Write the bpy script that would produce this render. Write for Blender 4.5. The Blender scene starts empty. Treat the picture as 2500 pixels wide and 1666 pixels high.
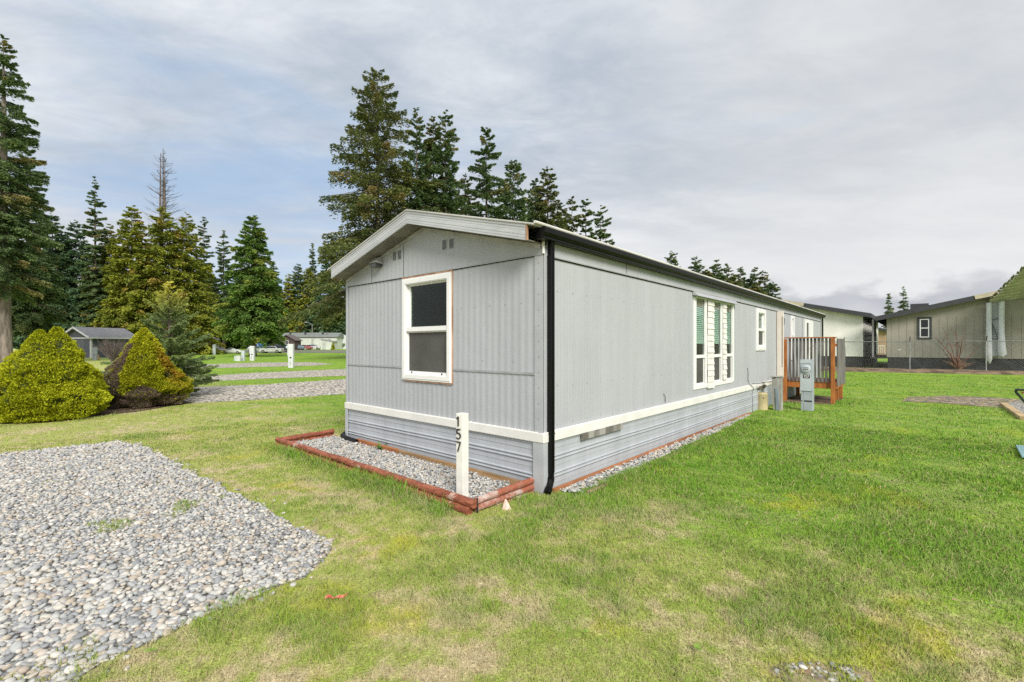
import bpy, math, random
import numpy as np
from mathutils import Vector, Matrix
R = math.radians
sc = bpy.context.scene
COL = sc.collection
random.seed(5)

# ------------------------------------------------------------------ helpers
def lin(r, g, b):
    f = lambda c: (c/255/12.92) if c/255 <= .04045 else ((c/255+.055)/1.055)**2.4
    return (f(r), f(g), f(b))

class T:
    """small node-tree builder"""
    def __init__(s, nt):
        s.nt = nt; s.n = nt.nodes; s.l = nt.links
    def put(s, sock, v):
        if v is None: return
        if isinstance(v, bpy.types.NodeSocket): s.l.new(v, sock)
        elif isinstance(v, (tuple, list)):
            if sock.type == 'RGBA' and len(v) == 3: v = (*v, 1)
            sock.default_value = v
        else: sock.default_value = v
    def math(s, op, a, b=None, c=None, clamp=False):
        n = s.n.new('ShaderNodeMath'); n.operation = op; n.use_clamp = clamp
        s.put(n.inputs[0], a); s.put(n.inputs[1], b)
        if c is not None: s.put(n.inputs[2], c)
        return n.outputs[0]
    def vmath(s, op, a, b=None):
        n = s.n.new('ShaderNodeVectorMath'); n.operation = op
        s.put(n.inputs[0], a); s.put(n.inputs[1], b)
        return n.outputs['Value'] if op in ('DOT_PRODUCT', 'LENGTH', 'DISTANCE') else n.outputs[0]
    def vscale(s, a, k):
        n = s.n.new('ShaderNodeVectorMath'); n.operation = 'SCALE'
        s.put(n.inputs[0], a); s.put(n.inputs['Scale'], k); return n.outputs[0]
    def noise(s, vec, scale, detail=4, rough=.55, dist=0):
        n = s.n.new('ShaderNodeTexNoise'); s.put(n.inputs['Vector'], vec)
        n.inputs['Scale'].default_value = scale; n.inputs['Detail'].default_value = detail
        n.inputs['Roughness'].default_value = rough; n.inputs['Distortion'].default_value = dist
        return n.outputs['Fac']
    def voro(s, vec, scale, feature='F1'):
        n = s.n.new('ShaderNodeTexVoronoi'); n.feature = feature
        s.put(n.inputs['Vector'], vec); n.inputs['Scale'].default_value = scale; return n
    def mix(s, f, a, b, mode='MIX'):
        n = s.n.new('ShaderNodeMix'); n.data_type = 'RGBA'; n.blend_type = mode
        s.put(n.inputs[0], f); s.put(n.inputs[6], a); s.put(n.inputs[7], b); return n.outputs[2]
    def ramp(s, f, stops, interp='LINEAR'):
        n = s.n.new('ShaderNodeValToRGB'); n.color_ramp.interpolation = interp
        e = n.color_ramp.elements
        while len(e) < len(stops): e.new(.5)
        for el, (p, c) in zip(e, stops):
            el.position = p; el.color = (c, c, c, 1) if isinstance(c, (int, float)) else (*c, 1)
        s.put(n.inputs[0], f); return n.outputs[0]
    def smooth(s, x, a, b, lo=0., hi=1.):
        n = s.n.new('ShaderNodeMapRange'); n.interpolation_type = 'SMOOTHSTEP'
        s.put(n.inputs[0], x); s.put(n.inputs[1], a); s.put(n.inputs[2], b); s.put(n.inputs[3], lo); s.put(n.inputs[4], hi)
        return n.outputs[0]
    def sep(s, v):
        n = s.n.new('ShaderNodeSeparateXYZ'); s.put(n.inputs[0], v); return n.outputs
    def comb(s, x, y, z):
        n = s.n.new('ShaderNodeCombineXYZ')
        for i, v in enumerate((x, y, z)): s.put(n.inputs[i], v)
        return n.outputs[0]
    def attr(s, name):
        n = s.n.new('ShaderNodeAttribute'); n.attribute_name = name; return n.outputs['Fac']
    def obj(s): return s.n.new('ShaderNodeTexCoord').outputs['Object']
    def pos(s): return s.n.new('ShaderNodeNewGeometry').outputs['Position']
    def bump(s, h, dist, strength=1, normal=None):
        n = s.n.new('ShaderNodeBump'); n.inputs['Strength'].default_value = strength
        n.inputs['Distance'].default_value = dist; s.put(n.inputs['Height'], h)
        if normal is not None: s.put(n.inputs['Normal'], normal)
        return n.outputs[0]

def newmat(name):
    m = bpy.data.materials.new(name); m.use_nodes = True
    t = T(m.node_tree); bs = t.n['Principled BSDF']
    return m, t, bs

def M(name, col, rough=.6, var=.12, scale=4, bump=0, bscale=60, metal=0, col2=None, thr=(.35, .65),
      stretch=(1, 1, 1), spec=.5, fine=None):
    """plain surface: two-tone noise colour, optional fine speckle and bump"""
    m, t, bs = newmat(name)
    v = t.vmath('MULTIPLY', t.obj(), tuple(stretch))
    a = tuple(c*(1-var) for c in col); b = col2 or tuple(min(1, c*(1+var)) for c in col)
    c = t.mix(t.smooth(t.noise(v, scale, 5), *thr), a, b)
    if fine:
        c = t.mix(fine[1], c, t.ramp(t.noise(v, fine[0], 3), [(.3, .5), (.7, 1.)]), 'MULTIPLY')
    t.put(bs.inputs['Base Color'], c)
    bs.inputs['Roughness'].default_value = rough; bs.inputs['Metallic'].default_value = metal
    bs.inputs['Specular IOR Level'].default_value = spec
    if bump: t.put(bs.inputs['Normal'], t.bump(t.noise(v, bscale, 3), bump))
    return m

class MB:
    def __init__(s): s.v = []; s.f = []
    def add(s, vs, fs):
        k = len(s.v); s.v += [tuple(p) for p in vs]; s.f += [tuple(i+k for i in f) for f in fs]; return s
    def hexa(s, p):  # 8 points: bottom ring then top ring
        return s.add(p, [(3, 2, 1, 0), (4, 5, 6, 7), (0, 1, 5, 4), (1, 2, 6, 5), (2, 3, 7, 6), (3, 0, 4, 7)])
    def box(s, x0, x1, y0, y1, z0, z1):
        x0, x1 = sorted((x0, x1)); y0, y1 = sorted((y0, y1)); z0, z1 = sorted((z0, z1))
        return s.hexa([(x0, y0, z0), (x1, y0, z0), (x1, y1, z0), (x0, y1, z0), (x0, y0, z1), (x1, y0, z1), (x1, y1, z1), (x0, y1, z1)])
    def obox(s, c, size, mat):
        hx, hy, hz = (k/2 for k in size); c = Vector(c)
        return s.hexa([c+mat @ Vector(p) for p in [(-hx, -hy, -hz), (hx, -hy, -hz), (hx, hy, -hz), (-hx, hy, -hz), (-hx, -hy, hz), (hx, -hy, hz), (hx, hy, hz), (-hx, hy, hz)]])
    def beam(s, a, b, w, h, up=(0, 0, 1)):
        a, b = Vector(a), Vector(b); d = (b-a).normalized(); u = Vector(up)
        sd = d.cross(u).normalized(); u = sd.cross(d)
        p = [q+sd*i*w/2+u*j*h/2 for q in (a, b) for i, j in ((-1, -1), (1, -1), (1, 1), (-1, 1))]
        return s.hexa(p)
    def tube(s, pts, rad, n=8, cap=True):
        pts = [Vector(p) for p in pts]; rad = rad if isinstance(rad, (list, tuple)) else [rad]*len(pts)
        vs = []; ref = None
        for i, p in enumerate(pts):
            d = (pts[min(i+1, len(pts)-1)]-pts[max(i-1, 0)]).normalized()
            if ref is None: ref = d.orthogonal().normalized()
            a = (ref-d*ref.dot(d)).normalized(); b = d.cross(a); ref = a
            vs += [p+(a*math.cos(2*math.pi*k/n)+b*math.sin(2*math.pi*k/n))*rad[i] for k in range(n)]
        fs = [(i*n+k, i*n+(k+1) % n, (i+1)*n+(k+1) % n, (i+1)*n+k) for i in range(len(pts)-1) for k in range(n)]
        if cap: fs += [tuple(range(n-1, -1, -1)), tuple(range((len(pts)-1)*n, len(pts)*n))]
        return s.add(vs, fs)
    def prism(s, poly, o, u, v, w):
        """extrude 2-D poly (in o+u*a+v*b) along vector w"""
        o, u, v, w = map(Vector, (o, u, v, w)); n = len(poly)
        p = [o+u*a+v*b for a, b in poly]
        return s.add(p+[q+w for q in p], [tuple(range(n-1, -1, -1)), tuple(range(n, 2*n))]+[(i, (i+1) % n, n+(i+1) % n, n+i) for i in range(n)])
    def split(s, name, mat, parent=None, bevel=0):
        """one object per loose piece (pieces were added one after another)"""
        par = list(range(len(s.v)))
        def find(a):
            while par[a] != a: par[a] = par[par[a]]; a = par[a]
            return a
        for f in s.f:
            for i in f[1:]: par[find(i)] = find(f[0])
        grp = {}
        for f in s.f: grp.setdefault(find(f[0]), []).append(f)
        for fs in grp.values():
            idx = sorted({i for f in fs for i in f}); mp_ = {i: k for k, i in enumerate(idx)}
            b = MB(); b.v = [s.v[i] for i in idx]; b.f = [tuple(mp_[i] for i in f) for f in fs]; b.build(name, mat, parent, bevel)
    def build(s, name, mat, parent=None, bevel=0, smooth=False):
        me = bpy.data.meshes.new(name); me.from_pydata(s.v, [], s.f); me.update()
        import bmesh
        bm = bmesh.new(); bm.from_mesh(me); bmesh.ops.recalc_face_normals(bm, faces=bm.faces); bm.to_mesh(me); bm.free()
        me.materials.append(mat); o = bpy.data.objects.new(name, me); COL.objects.link(o)
        if parent: o.parent = parent
        if smooth:
            me.polygons.foreach_set('use_smooth', [True]*len(me.polygons))
            me.set_sharp_from_angle(angle=R(40))
        if bevel:
            b = o.modifiers.new('bevel', 'BEVEL'); b.width = bevel; b.segments = 2; b.limit_method = 'ANGLE'; b.angle_limit = R(40)
        return o

def npmesh(name, v, f, mat, parent=None, attrs=None, smooth=False):
    """v (N,3) array, f (M,k) int array, attrs {name: (N,) floats}"""
    me = bpy.data.meshes.new(name); m, k = f.shape
    me.vertices.add(len(v)); me.vertices.foreach_set('co', np.ascontiguousarray(v, np.float32).ravel())
    me.loops.add(m*k); me.loops.foreach_set('vertex_index', np.ascontiguousarray(f, np.int32).ravel())
    me.polygons.add(m); me.polygons.foreach_set('loop_start', np.arange(0, m*k, k, dtype=np.int32))
    me.polygons.foreach_set('loop_total', np.full(m, k, np.int32))
    if smooth: me.polygons.foreach_set('use_smooth', np.ones(m, bool))
    for an, av in (attrs or {}).items():
        me.attributes.new(an, 'FLOAT', 'POINT').data.foreach_set('value', np.ascontiguousarray(av, np.float32))
    me.update(calc_edges=True); me.materials.append(mat)
    o = bpy.data.objects.new(name, me); COL.objects.link(o)
    if parent: o.parent = parent
    return o

def tag(o, label=None, cat=None, group=None, kind=None):
    if label: o['label'] = label
    if cat: o['category'] = cat
    if group: o['group'] = group
    if kind: o['kind'] = kind
    return o

def thing(name, label, cat, loc=(0, 0, 0), rz=0, group=None):
    o = bpy.data.objects.new(name, None); COL.objects.link(o); o.empty_display_size = .1
    o.location = loc; o.rotation_euler = (0, 0, rz)
    return tag(o, label, cat, group)

def copy_tree(o, loc, rz, label):
    def rec(a, p):
        c = a.copy(); COL.objects.link(c)
        if p: c.parent = p
        for ch in a.children: rec(ch, c)
        return c
    c = rec(o, None); c.location = loc; c.rotation_euler = (0, 0, rz); c['label'] = label
    return c

def vnoise(x, y, s, seed=0):
    """smooth value noise on numpy arrays, 0..1"""
    x = np.asarray(x)*s; y = np.asarray(y)*s
    xi = np.floor(x).astype(np.int64); yi = np.floor(y).astype(np.int64); fx = x-xi; fy = y-yi
    fx = fx*fx*(3-2*fx); fy = fy*fy*(3-2*fy)
    def h(a, b):
        n = (a*374761393+b*668265263+seed*974711) & 0x7fffffff
        n = ((n ^ (n >> 13))*1274126177) & 0x7fffffff
        return ((n ^ (n >> 16)) & 0xffff)/65535.
    return (h(xi, yi)*(1-fx)+h(xi+1, yi)*fx)*(1-fy)+(h(xi, yi+1)*(1-fx)+h(xi+1, yi+1)*fx)*fy

def inpoly(x, y, poly):
    r = np.zeros(len(x), bool); n = len(poly)
    for i in range(n):
        x0, y0 = poly[i]; x1, y1 = poly[(i+1) % n]
        if y0 == y1: continue
        c = ((y0 > y) != (y1 > y)) & (x < (x1-x0)*(y-y0)/(y1-y0)+x0); r ^= c
    return r

# ------------------------------------------------------------------ camera
EYE = 1.6065; F = 1126.5/2500
cam = bpy.data.cameras.new('camera'); cam.sensor_width = 36; cam.lens = 36*F
cam.shift_y = 11/2500; cam.clip_start = .05; cam.clip_end = 3000
co = bpy.data.objects.new('camera', cam); COL.objects.link(co)
co.location = (0, 0, EYE); co.rotation_euler = (R(90), 0, 0); sc.camera = co
def bear(px, Y):   # ground bearing of a survey column at distance Y
    return (px-1250)/1126.5*Y
def hgt(py, Y): return EYE-(py-844)/1126.5*Y

# ------------------------------------------------------------------ light
sc.view_settings.view_transform = 'Standard'; sc.view_settings.look = 'None'
sc.view_settings.gamma = 1; sc.view_settings.exposure = .5
SUN_EL, SUN_AZ = R(36), math.atan2(.30, -.95)      # azimuth of the sun measured from +Y towards +X
to_sun = Vector((math.sin(SUN_AZ)*math.cos(SUN_EL), math.cos(SUN_AZ)*math.cos(SUN_EL), math.sin(SUN_EL)))
sl = bpy.data.lights.new('sun', 'SUN'); sl.energy = 3.1; sl.angle = R(24); sl.color = (1, .95, .87)
so = bpy.data.objects.new('sun', sl); COL.objects.link(so)
so.rotation_euler = to_sun.to_track_quat('Z', 'Y').to_euler(); so.location = (0, -10, 30)

w = bpy.data.worlds.new('World'); sc.world = w; w.use_nodes = True
t = T(w.node_tree); bg = t.n['Background']
sky = t.n.new('ShaderNodeTexSky'); sky.sky_type = 'NISHITA'; sky.sun_disc = False
sky.sun_elevation = SUN_EL; sky.sun_rotation = SUN_AZ; sky.air_density = 1.0; sky.dust_density = .6; sky.ozone_density = 2.0
d = t.n.new('ShaderNodeTexCoord').outputs['Generated']
dx, dy, dz = t.sep(d)
zz = t.math('MAXIMUM', dz, .0)
den = t.math('ADD', zz, .16)
p = t.comb(t.math('DIVIDE', dx, den), t.math('DIVIDE', dy, den), 0.)
# cirrus sheets: streaks run mostly left-right, rising to the right
def rot(a, sx, sy, off=(0, 0, 0)):
    m = t.n.new('ShaderNodeMapping'); m.inputs['Rotation'].default_value = (0, 0, R(a)); m.inputs['Scale'].default_value = (sx, sy, 1)
    m.inputs['Location'].default_value = off; t.put(m.inputs[0], p); return m.outputs[0]
n1 = t.noise(rot(-18, .50, 1.15, (2.3, .7, 0)), 1.0, 6, .55, .3)
n2 = t.noise(rot(-22, 1.0, 1.7, (7.1, 3.2, 0)), 1.2, 6, .58, .3)
n3 = t.noise(rot(-25, .25, .6, (1.1, 5.2, 0)), 1.0, 3, .5)
# how far the sheet opens to blue: mostly low on the left
def blob(v, r0, r1):
    q = Vector(v).normalized(); return t.smooth(t.vmath('DISTANCE', d, tuple(q)), r0, r1, 1., 0.)
gap = t.math('MULTIPLY', blob((-.55, 1, .24), .05, .60), .215)
gap = t.math('ADD', gap, t.math('MULTIPLY', blob((.45, 1, .55), .05, .45), .02))
f = t.math('ADD', t.math('MULTIPLY', n1, .6), t.math('MULTIPLY', n2, .4))
n4 = t.noise(t.vmath('MULTIPLY', t.vmath('ADD', d, t.vscale(t.comb(t.noise(d, 3., 2), 0., t.noise(d, 2.2, 3)), .10)), (1.6, 1.6, 11.)), 1.0, 7, .62, .25)
n5 = t.noise(rot(-24, 1.9, 3.2, (4.4, 9.1, 0)), 1.6, 8, .66, .4)
blue = t.math('MULTIPLY', t.smooth(t.math('ADD', t.math('ADD', t.math('MULTIPLY', f, .62), gap), t.math('MULTIPLY', n4, .42)), .575, .80), .80)
B = 0.1
K = 1/B/1.31
cl_hi = tuple(c*K for c in lin(236, 239, 242)); cl_lo = tuple(c*K for c in lin(176, 187, 201)); skyb = tuple(c*K for c in lin(170, 197, 228))
cloud = t.mix(t.smooth(t.math('ADD', t.math('MULTIPLY', n3, .50), t.math('ADD', t.math('MULTIPLY', n2, .35), t.math('MULTIPLY', n5, .28))), .40, .70), cl_lo, cl_hi)
# low clouds brighten towards the horizon, right side slightly darker and warmer
right = t.smooth(dx, .0, .55)
cloud = t.mix(t.math('MULTIPLY', right, .6), cloud, tuple(c*K for c in lin(208, 210, 212)))
low = t.smooth(dz, .02, .36, 1., 0.)
cloud = t.mix(t.math('MULTIPLY', low, .75), cloud, tuple(c*K for c in lin(236, 236, 236)))
clear = t.mix(.75, t.vscale(sky.outputs[0], .8), skyb)
c = t.mix(blue, cloud, clear)
# grey cumulus bank low on the right with a bright rim
cn = t.noise(t.vmath('MULTIPLY', d, (7., 7., 13.)), 1.0, 6, .55)
top = t.math('ADD', t.math('MULTIPLY', cn, .16), t.math('MULTIPLY', t.noise(t.vmath('MULTIPLY', d, (3., 3., 2.)), 1.3, 2), .06))
cum = t.math('MULTIPLY', t.smooth(t.math('SUBTRACT', top, dz), -.004, .022), t.smooth(dx, .38, .56))
c = t.mix(t.math('MULTIPLY', cum, .8), c, t.mix(t.smooth(cn, .35, .7), tuple(q*K for q in lin(168, 172, 181)), tuple(q*K for q in lin(196, 199, 205))))
t.put(bg.inputs['Color'], c); bg.inputs['Strength'].default_value = B
# ------------------------------------------------------------------ house frame (origin at the near bottom corner)
HX, HY = .3375, 5.0
HA = math.atan2(.748, .6636)            # local x runs along the long wall, local y along the end wall
cA, sA = math.cos(HA), math.sin(HA)
def to_local(X, Y): return (X-HX)*cA+(Y-HY)*sA, -(X-HX)*sA+(Y-HY)*cA
def to_world(x, y): return HX+x*cA-y*sA, HY+x*sA+y*cA

def rise(Y):
    k = np.clip((np.asarray(Y, float)-84)/30, 0, 1); return .75*k*k*(3-2*k)

# ------------------------------------------------------------------ lawn colour (shared by the ground sheet and the blades)
def lawn_colour(t):
    P = t.pos(); px, py, pz = t.sep(P)
    big = t.noise(P, .55, 3, .5); mid = t.noise(P, 1.9, 4, .6); sm = t.noise(t.vmath('ADD', P, (9, 4, 0)), 6.5, 3, .6)
    green = t.mix(t.smooth(mid, .35, .65), (.170, .350, .030), (.275, .455, .046))
    olive = t.mix(t.smooth(sm, .3, .7), (.370, .455, .095), (.490, .520, .165))
    tan = (.66, .55, .34)
    moss = (.60, .56, .03)
    # lusher beyond and to the right of the house corner, thinner in front of the camera
    zone = t.math('ADD', t.math('MULTIPLY', px, .085), t.math('MULTIPLY', t.math('SUBTRACT', py, 4.5), .085))
    zone = t.math('ADD', t.math('MINIMUM', zone, .75), t.smooth(px, -.3, -3.5, 0., -.05))
    g = t.smooth(t.math('ADD', t.math('ADD', t.math('MULTIPLY', big, .8), t.math('MULTIPLY', mid, .5)), t.math('MULTIPLY', zone, .55)), .56, .84)
    c = t.mix(g, olive, green)
    dry = t.math('MULTIPLY', t.smooth(t.math('ADD', t.math('MULTIPLY', sm, .5), t.math('MULTIPLY', t.noise(t.vmath('ADD', P, (3, 8, 1)), 1.25, 4, .6), .6)), .52, .68), t.math('SUBTRACT', 1., t.math('MULTIPLY', g, .8)))
    c = t.mix(t.math('MULTIPLY', dry, .95), c, tan)
    ms = t.math('MULTIPLY', t.smooth(t.noise(t.vmath('ADD', P, (13, 2, 5)), .8, 4, .6), .55, .66), t.smooth(py, 9., 5., .2, .5))
    return t.mix(ms, c, moss), sm, mid

def lawn_mat(name):
    m, t, bs = newmat(name)
    c, sm, mid = lawn_colour(t)
    P = t.pos()
    thatch = t.mix(t.noise(P, 30, 3), (.20, .165, .08), (.38, .31, .17))
    fac = t.math('MULTIPLY', t.smooth(t.noise(P, 22, 4, .7), .42, .62), .55)
    near = t.smooth(t.sep(P)[1], 9., 26., .85, .30)
    c = t.mix(t.math('MULTIPLY', fac, near), c, thatch)
    fine = t.noise(t.vmath('MULTIPLY', P, (14., 5., 5.)), 1.2, 4, .7)
    c = t.mix(.65, c, t.ramp(fine, [(.3, .55), (.7, 1.15)]), 'MULTIPLY')
    t.put(bs.inputs['Base Color'], c); bs.inputs['Roughness'].default_value = .95
    bs.inputs['Specular IOR Level'].default_value = .1
    t.put(bs.inputs['Normal'], t.bump(t.math('ADD', fine, t.noise(P, 60, 2)), .03, .7))
    return m

ys = [-60, 0, 40, 84, 88, 92, 96, 100, 104, 108, 114, 125, 200, 900]; xs = [-900, -300, -150, 0, 150, 900]
gv = np.array([(x, y, float(rise(y))) for y in ys for x in xs], float); nx = len(xs)
gf = np.array([(j*nx+i, j*nx+i+1, (j+1)*nx+i+1, (j+1)*nx+i) for j in range(len(ys)-1) for i in range(nx-1)])
tag(npmesh('ground', gv, gf, lawn_mat('lawn')), kind='structure')

# ------------------------------------------------------------------ sheets lying on the lawn
PAD = [(-7.55, 6.80), (-7.0, 7.30), (-6.59, 7.70), (-6.12, 7.51), (-5.2, 6.80), (-4.46, 6.18), (-3.49, 5.39), (-2.75, 4.80), (-2.18, 4.34), (-1.68, 3.91),
       (-1.42, 3.66), (-1.38, 3.50), (-1.40, 3.20), (-1.56, 3.03), (-1.72, 2.89), (-1.86, 2.68), (-1.94, 2.53), (-2.06, 2.36), (-2.11, 2.20), (-2.6, 1.5), (-3.4, .4), (-9, -3), (-14, 1.2)]
B1 = [(-13.6, 16.5), (-12.0, 17.9), (-10.1, 19.1), (-7.9, 22.1), (-6.0, 25), (-2.5, 19.9), (-5.5, 15.3), (-7.36, 13.8), (-9.06, 12.85), (-11, 11.9), (-17, 10.8), (-19.5, 12.3)]
B2 = [(-17.2, 23.6), (-16.2, 24.5), (-15.1, 27.0), (-11.4, 31.8), (-7, 37), (-4.5, 30), (-8.8, 24.5), (-11.9, 22.3), (-13.7, 20.6), (-15.6, 19.9)]
B3 = [(-26.5, 38), (-25.7, 40.2), (-23.2, 43.6), (-18.8, 44.1), (-15.6, 40.2), (-15.7, 36.9), (-18.5, 34.8), (-21.0, 32.9), (-24, 33.5)]
def ragged(poly, step, amp, seed):
    out = []
    for i, a in enumerate(poly):
        b = poly[(i+1) % len(poly)]; L = math.dist(a, b); n = max(1, int(L/step))
        for k in range(n):
            x = a[0]+(b[0]-a[0])*k/n; y = a[1]+(b[1]-a[1])*k/n
            out.append((x+amp*(float(vnoise(x, y, 1/step*.7, seed))-.5)*2, y+amp*(float(vnoise(x, y, 1/step*.7, seed+9))-.5)*2))
    return out
def sheet(name, poly, z, mat, kind='structure'):
    me = bpy.data.meshes.new(name); me.from_pydata([(x, y, z) for x, y in poly], [], [tuple(range(len(poly)))]); me.update()
    if me.polygons[0].normal.z < 0: me.flip_normals()
    me.materials.append(mat); o = bpy.data.objects.new(name, me); COL.objects.link(o); return tag(o, kind=kind)

def gravel_mat(name, cols, scale):
    m, t, bs = newmat(name); P = t.pos()
    v = t.voro(t.vmath('ADD', P, t.vscale(t.comb(t.noise(P, 5, 2), t.noise(P, 6, 2), 0.), .04)), scale)
    rnd = t.sep(v.outputs['Color'])[0]
    c = t.ramp(rnd, cols)
    c = t.mix(t.smooth(v.outputs['Distance'], .35, .75), c, (.10, .092, .08))
    c = t.mix(t.smooth(t.noise(P, .8, 3), .62, .75), c, (.17, .19, .06))
    t.put(bs.inputs['Base Color'], c); bs.inputs['Roughness'].default_value = .85
    t.put(bs.inputs['Normal'], t.bump(t.math('SUBTRACT', 1., v.outputs['Distance']), .03, .8)); return m
STONE = [(0, (.19, .20, .21)), (.25, (.33, .34, .34)), (.5, (.46, .45, .42)), (.72, (.56, .53, .47)), (.88, (.42, .35, .29)), (1, (.62, .60, .57))]
PEB = [(0, (.20, .205, .21)), (.12, (.29, .30, .31)), (.30, (.37, .38, .385)), (.48, (.45, .45, .43)), (.66, (.54, .52, .47)), (.80, (.46, .405, .33)), (.88, (.37, .31, .25)), (.93, (.54, .49, .44)), (1, (.66, .64, .60))]
sheet('gravel_pad', ragged(PAD, .12, .035, 1), .005, gravel_mat('gravel_bed_fine', STONE, 34))
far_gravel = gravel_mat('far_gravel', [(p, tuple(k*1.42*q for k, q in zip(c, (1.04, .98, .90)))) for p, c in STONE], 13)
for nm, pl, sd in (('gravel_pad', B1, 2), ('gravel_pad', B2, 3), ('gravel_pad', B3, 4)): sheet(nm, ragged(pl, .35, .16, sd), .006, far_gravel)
soil = M('soil', (.105, .058, .036), .95, .3, 3, .02, 40, col2=(.19, .12, .075), fine=(35, .6))
ell = lambda cx, cy, rx, ry, n=40: [(cx+rx*math.cos(a), cy+ry*math.sin(a)) for a in (2*math.pi*k/n for k in range(n))]
sheet('soil_bed', ragged([(-11.5, 9.7), (-10.6, 9.42), (-9.75, 9.6), (-9.3, 10.7), (-9.05, 11.5), (-9.0, 12.9), (-9.6, 13.6), (-11.4, 13.2), (-12.0, 11)], .3, .1, 6), .011, soil)
bark = M('bark_mulch', (.16, .105, .065), .95, .3, 2, .05, 25, col2=(.30, .215, .135), thr=(.38, .6), fine=(22, .7))
FX, FY = 22.5, 31.2                     # fence line: origin, then along (.748, -.664)
def fence_front(s): return -(3.9-(np.clip(s, -1, 9)+1)*.31)
def fence_sr(X, Y): return (X-FX)*.748-(Y-FY)*.664, (X-FX)*.664+(Y-FY)*.748
mv, mf = [], []; SS = np.arange(-24, 24.1, .4); RR = np.linspace(0, 1, 12)
for s in SS:
    for q in RR:
        f0 = float(fence_front(s)); r = f0+(1.2-f0)*q; X = FX+s*.748+r*.664; Y = FY-s*.664+r*.748
        mv.append((X, Y, .006+(.17*math.sin(math.pi*min(1, q*1.15))**.6 if 0 < q < .87 else 0)*(.75+.5*float(vnoise(X, Y, 1.1, 8)))))
nr = len(RR)
mf = [(a*nr+b, (a+1)*nr+b, (a+1)*nr+b+1, a*nr+b+1) for a in range(len(SS)-1) for b in range(nr-1)]
tag(npmesh('mulch_strip', np.array(mv), np.array(mf), bark, None, None, True), kind='structure')
sheet('soil_patch', [to_world(*q) for q in ragged([(10.85, -.1), (11.15, -1.2), (13.3, -1.35), (13.8, -.1)], .2, .08, 8)], .012, bark)
dirt = gravel_mat('dirt_patch', [(0, (.20, .13, .075)), (.4, (.33, .235, .14)), (.7, (.44, .36, .26)), (1, (.26, .18, .10))], 9)
sheet('dirt_patch', ragged([(11.3, 13.3), (12.3, 14.3), (13.7, 14.7), (14.6, 14.4), (15.2, 13.6), (14.6, 12.75), (13.3, 12.2), (12.7, 11.9), (12.3, 12.1), (12.0, 12.7)], .2, .1, 9), .010, dirt)
sheet('gravel_patch', ragged([(13.3, 12.45), (15, 13.6), (18, 12.5), (18, 8), (13, 8), (11.15, 10.0)], .3, .06, 10), .014, gravel_mat('right_gravel', STONE, 22))
road = M('road', (.20, .185, .17), .9, .15, .5, fine=(9, .4))
rd = MB()
for (x0, x1, y0, y1) in ((-140, -22, 92, 99.5), (-60, 20, 101, 104.5)):
    n = 8
    for k in range(n):
        a, b = y0+(y1-y0)*k/n, y0+(y1-y0)*(k+1)/n
        rd.add([(x0, a, float(rise(a))+.02), (x1, a, float(rise(a))+.02), (x1, b, float(rise(b))+.02), (x0, b, float(rise(b))+.02)], [(0, 1, 2, 3)])
tag(rd.build('road', road), kind='structure')

# ------------------------------------------------------------------ loose stones
def ico(sub):
    import bmesh
    bm = bmesh.new(); bmesh.ops.create_icosphere(bm, subdivisions=sub, radius=1)
    v = np.array([q.co[:] for q in bm.verts]); f = np.array([[q.index for q in p.verts] for p in bm.faces]); bm.free(); return v, f
def stones(rng, x, y, z, size, sub, flat=.55):
    bv, bf = ico(sub); n = len(x); m = len(bv)
    a, b, c = size*rng.uniform(.8, 1.35, n), size*rng.uniform(.65, .95, n), size*rng.uniform(.38, .38+flat*.5, n)
    V = bv[None]*np.stack([a, b, c], 1)[:, None]*.5
    V = V*(1+.14*np.sin(bv[None]*rng.uniform(1.5, 3., (n, 1, 3))+rng.uniform(0, 6, (n, 1, 3))).sum(2, keepdims=True)*.6)
    th = rng.uniform(0, 2*np.pi, n); tl = rng.normal(0, .28, n)
    ct, st, cl, sl_ = np.cos(th)[:, None], np.sin(th)[:, None], np.cos(tl)[:, None], np.sin(tl)[:, None]
    X, Yv, Z = V[..., 0], V[..., 1], V[..., 2]
    X, Z = X*cl+Z*sl_, -X*sl_+Z*cl
    X, Yv = X*ct-Yv*st, X*st+Yv*ct
    V = np.stack([X+x[:, None], Yv+y[:, None], Z+(z+c*.28)[:, None]], 2).reshape(-1, 3)
    Fc = (bf[None]+(np.arange(n)*m)[:, None, None]).reshape(-1, 3)
    return V, Fc, np.repeat(rng.random(n), m)
def stone_mat(name, cols):
    m, t, bs = newmat(name)
    c = t.ramp(t.attr('rnd'), cols); P = t.pos()
    c = t.mix(.35, c, t.ramp(t.noise(P, 90, 4, .6), [(.3, .6), (.7, 1.2)]), 'MULTIPLY')
    t.put(bs.inputs['Base Color'], c); bs.inputs['Roughness'].default_value = .7; bs.inputs['Specular IOR Level'].default_value = .3
    return m
SM = stone_mat('pebble', PEB)
def jitter(rng, poly, sp, amt=.5):
    pa = np.array(poly); x0, y0 = pa.min(0); x1, y1 = pa.max(0)
    gx, gy = np.meshgrid(np.arange(x0, x1, sp), np.arange(y0, y1, sp*.87)); gx = gx+((np.arange(gx.shape[0]) % 2)*sp/2)[:, None]
    x = gx.ravel()+rng.uniform(-amt, amt, gx.size)*sp; y = gy.ravel()+rng.uniform(-amt, amt, gx.size)*sp
    k = inpoly(x, y, poly); return x[k], y[k]
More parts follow.
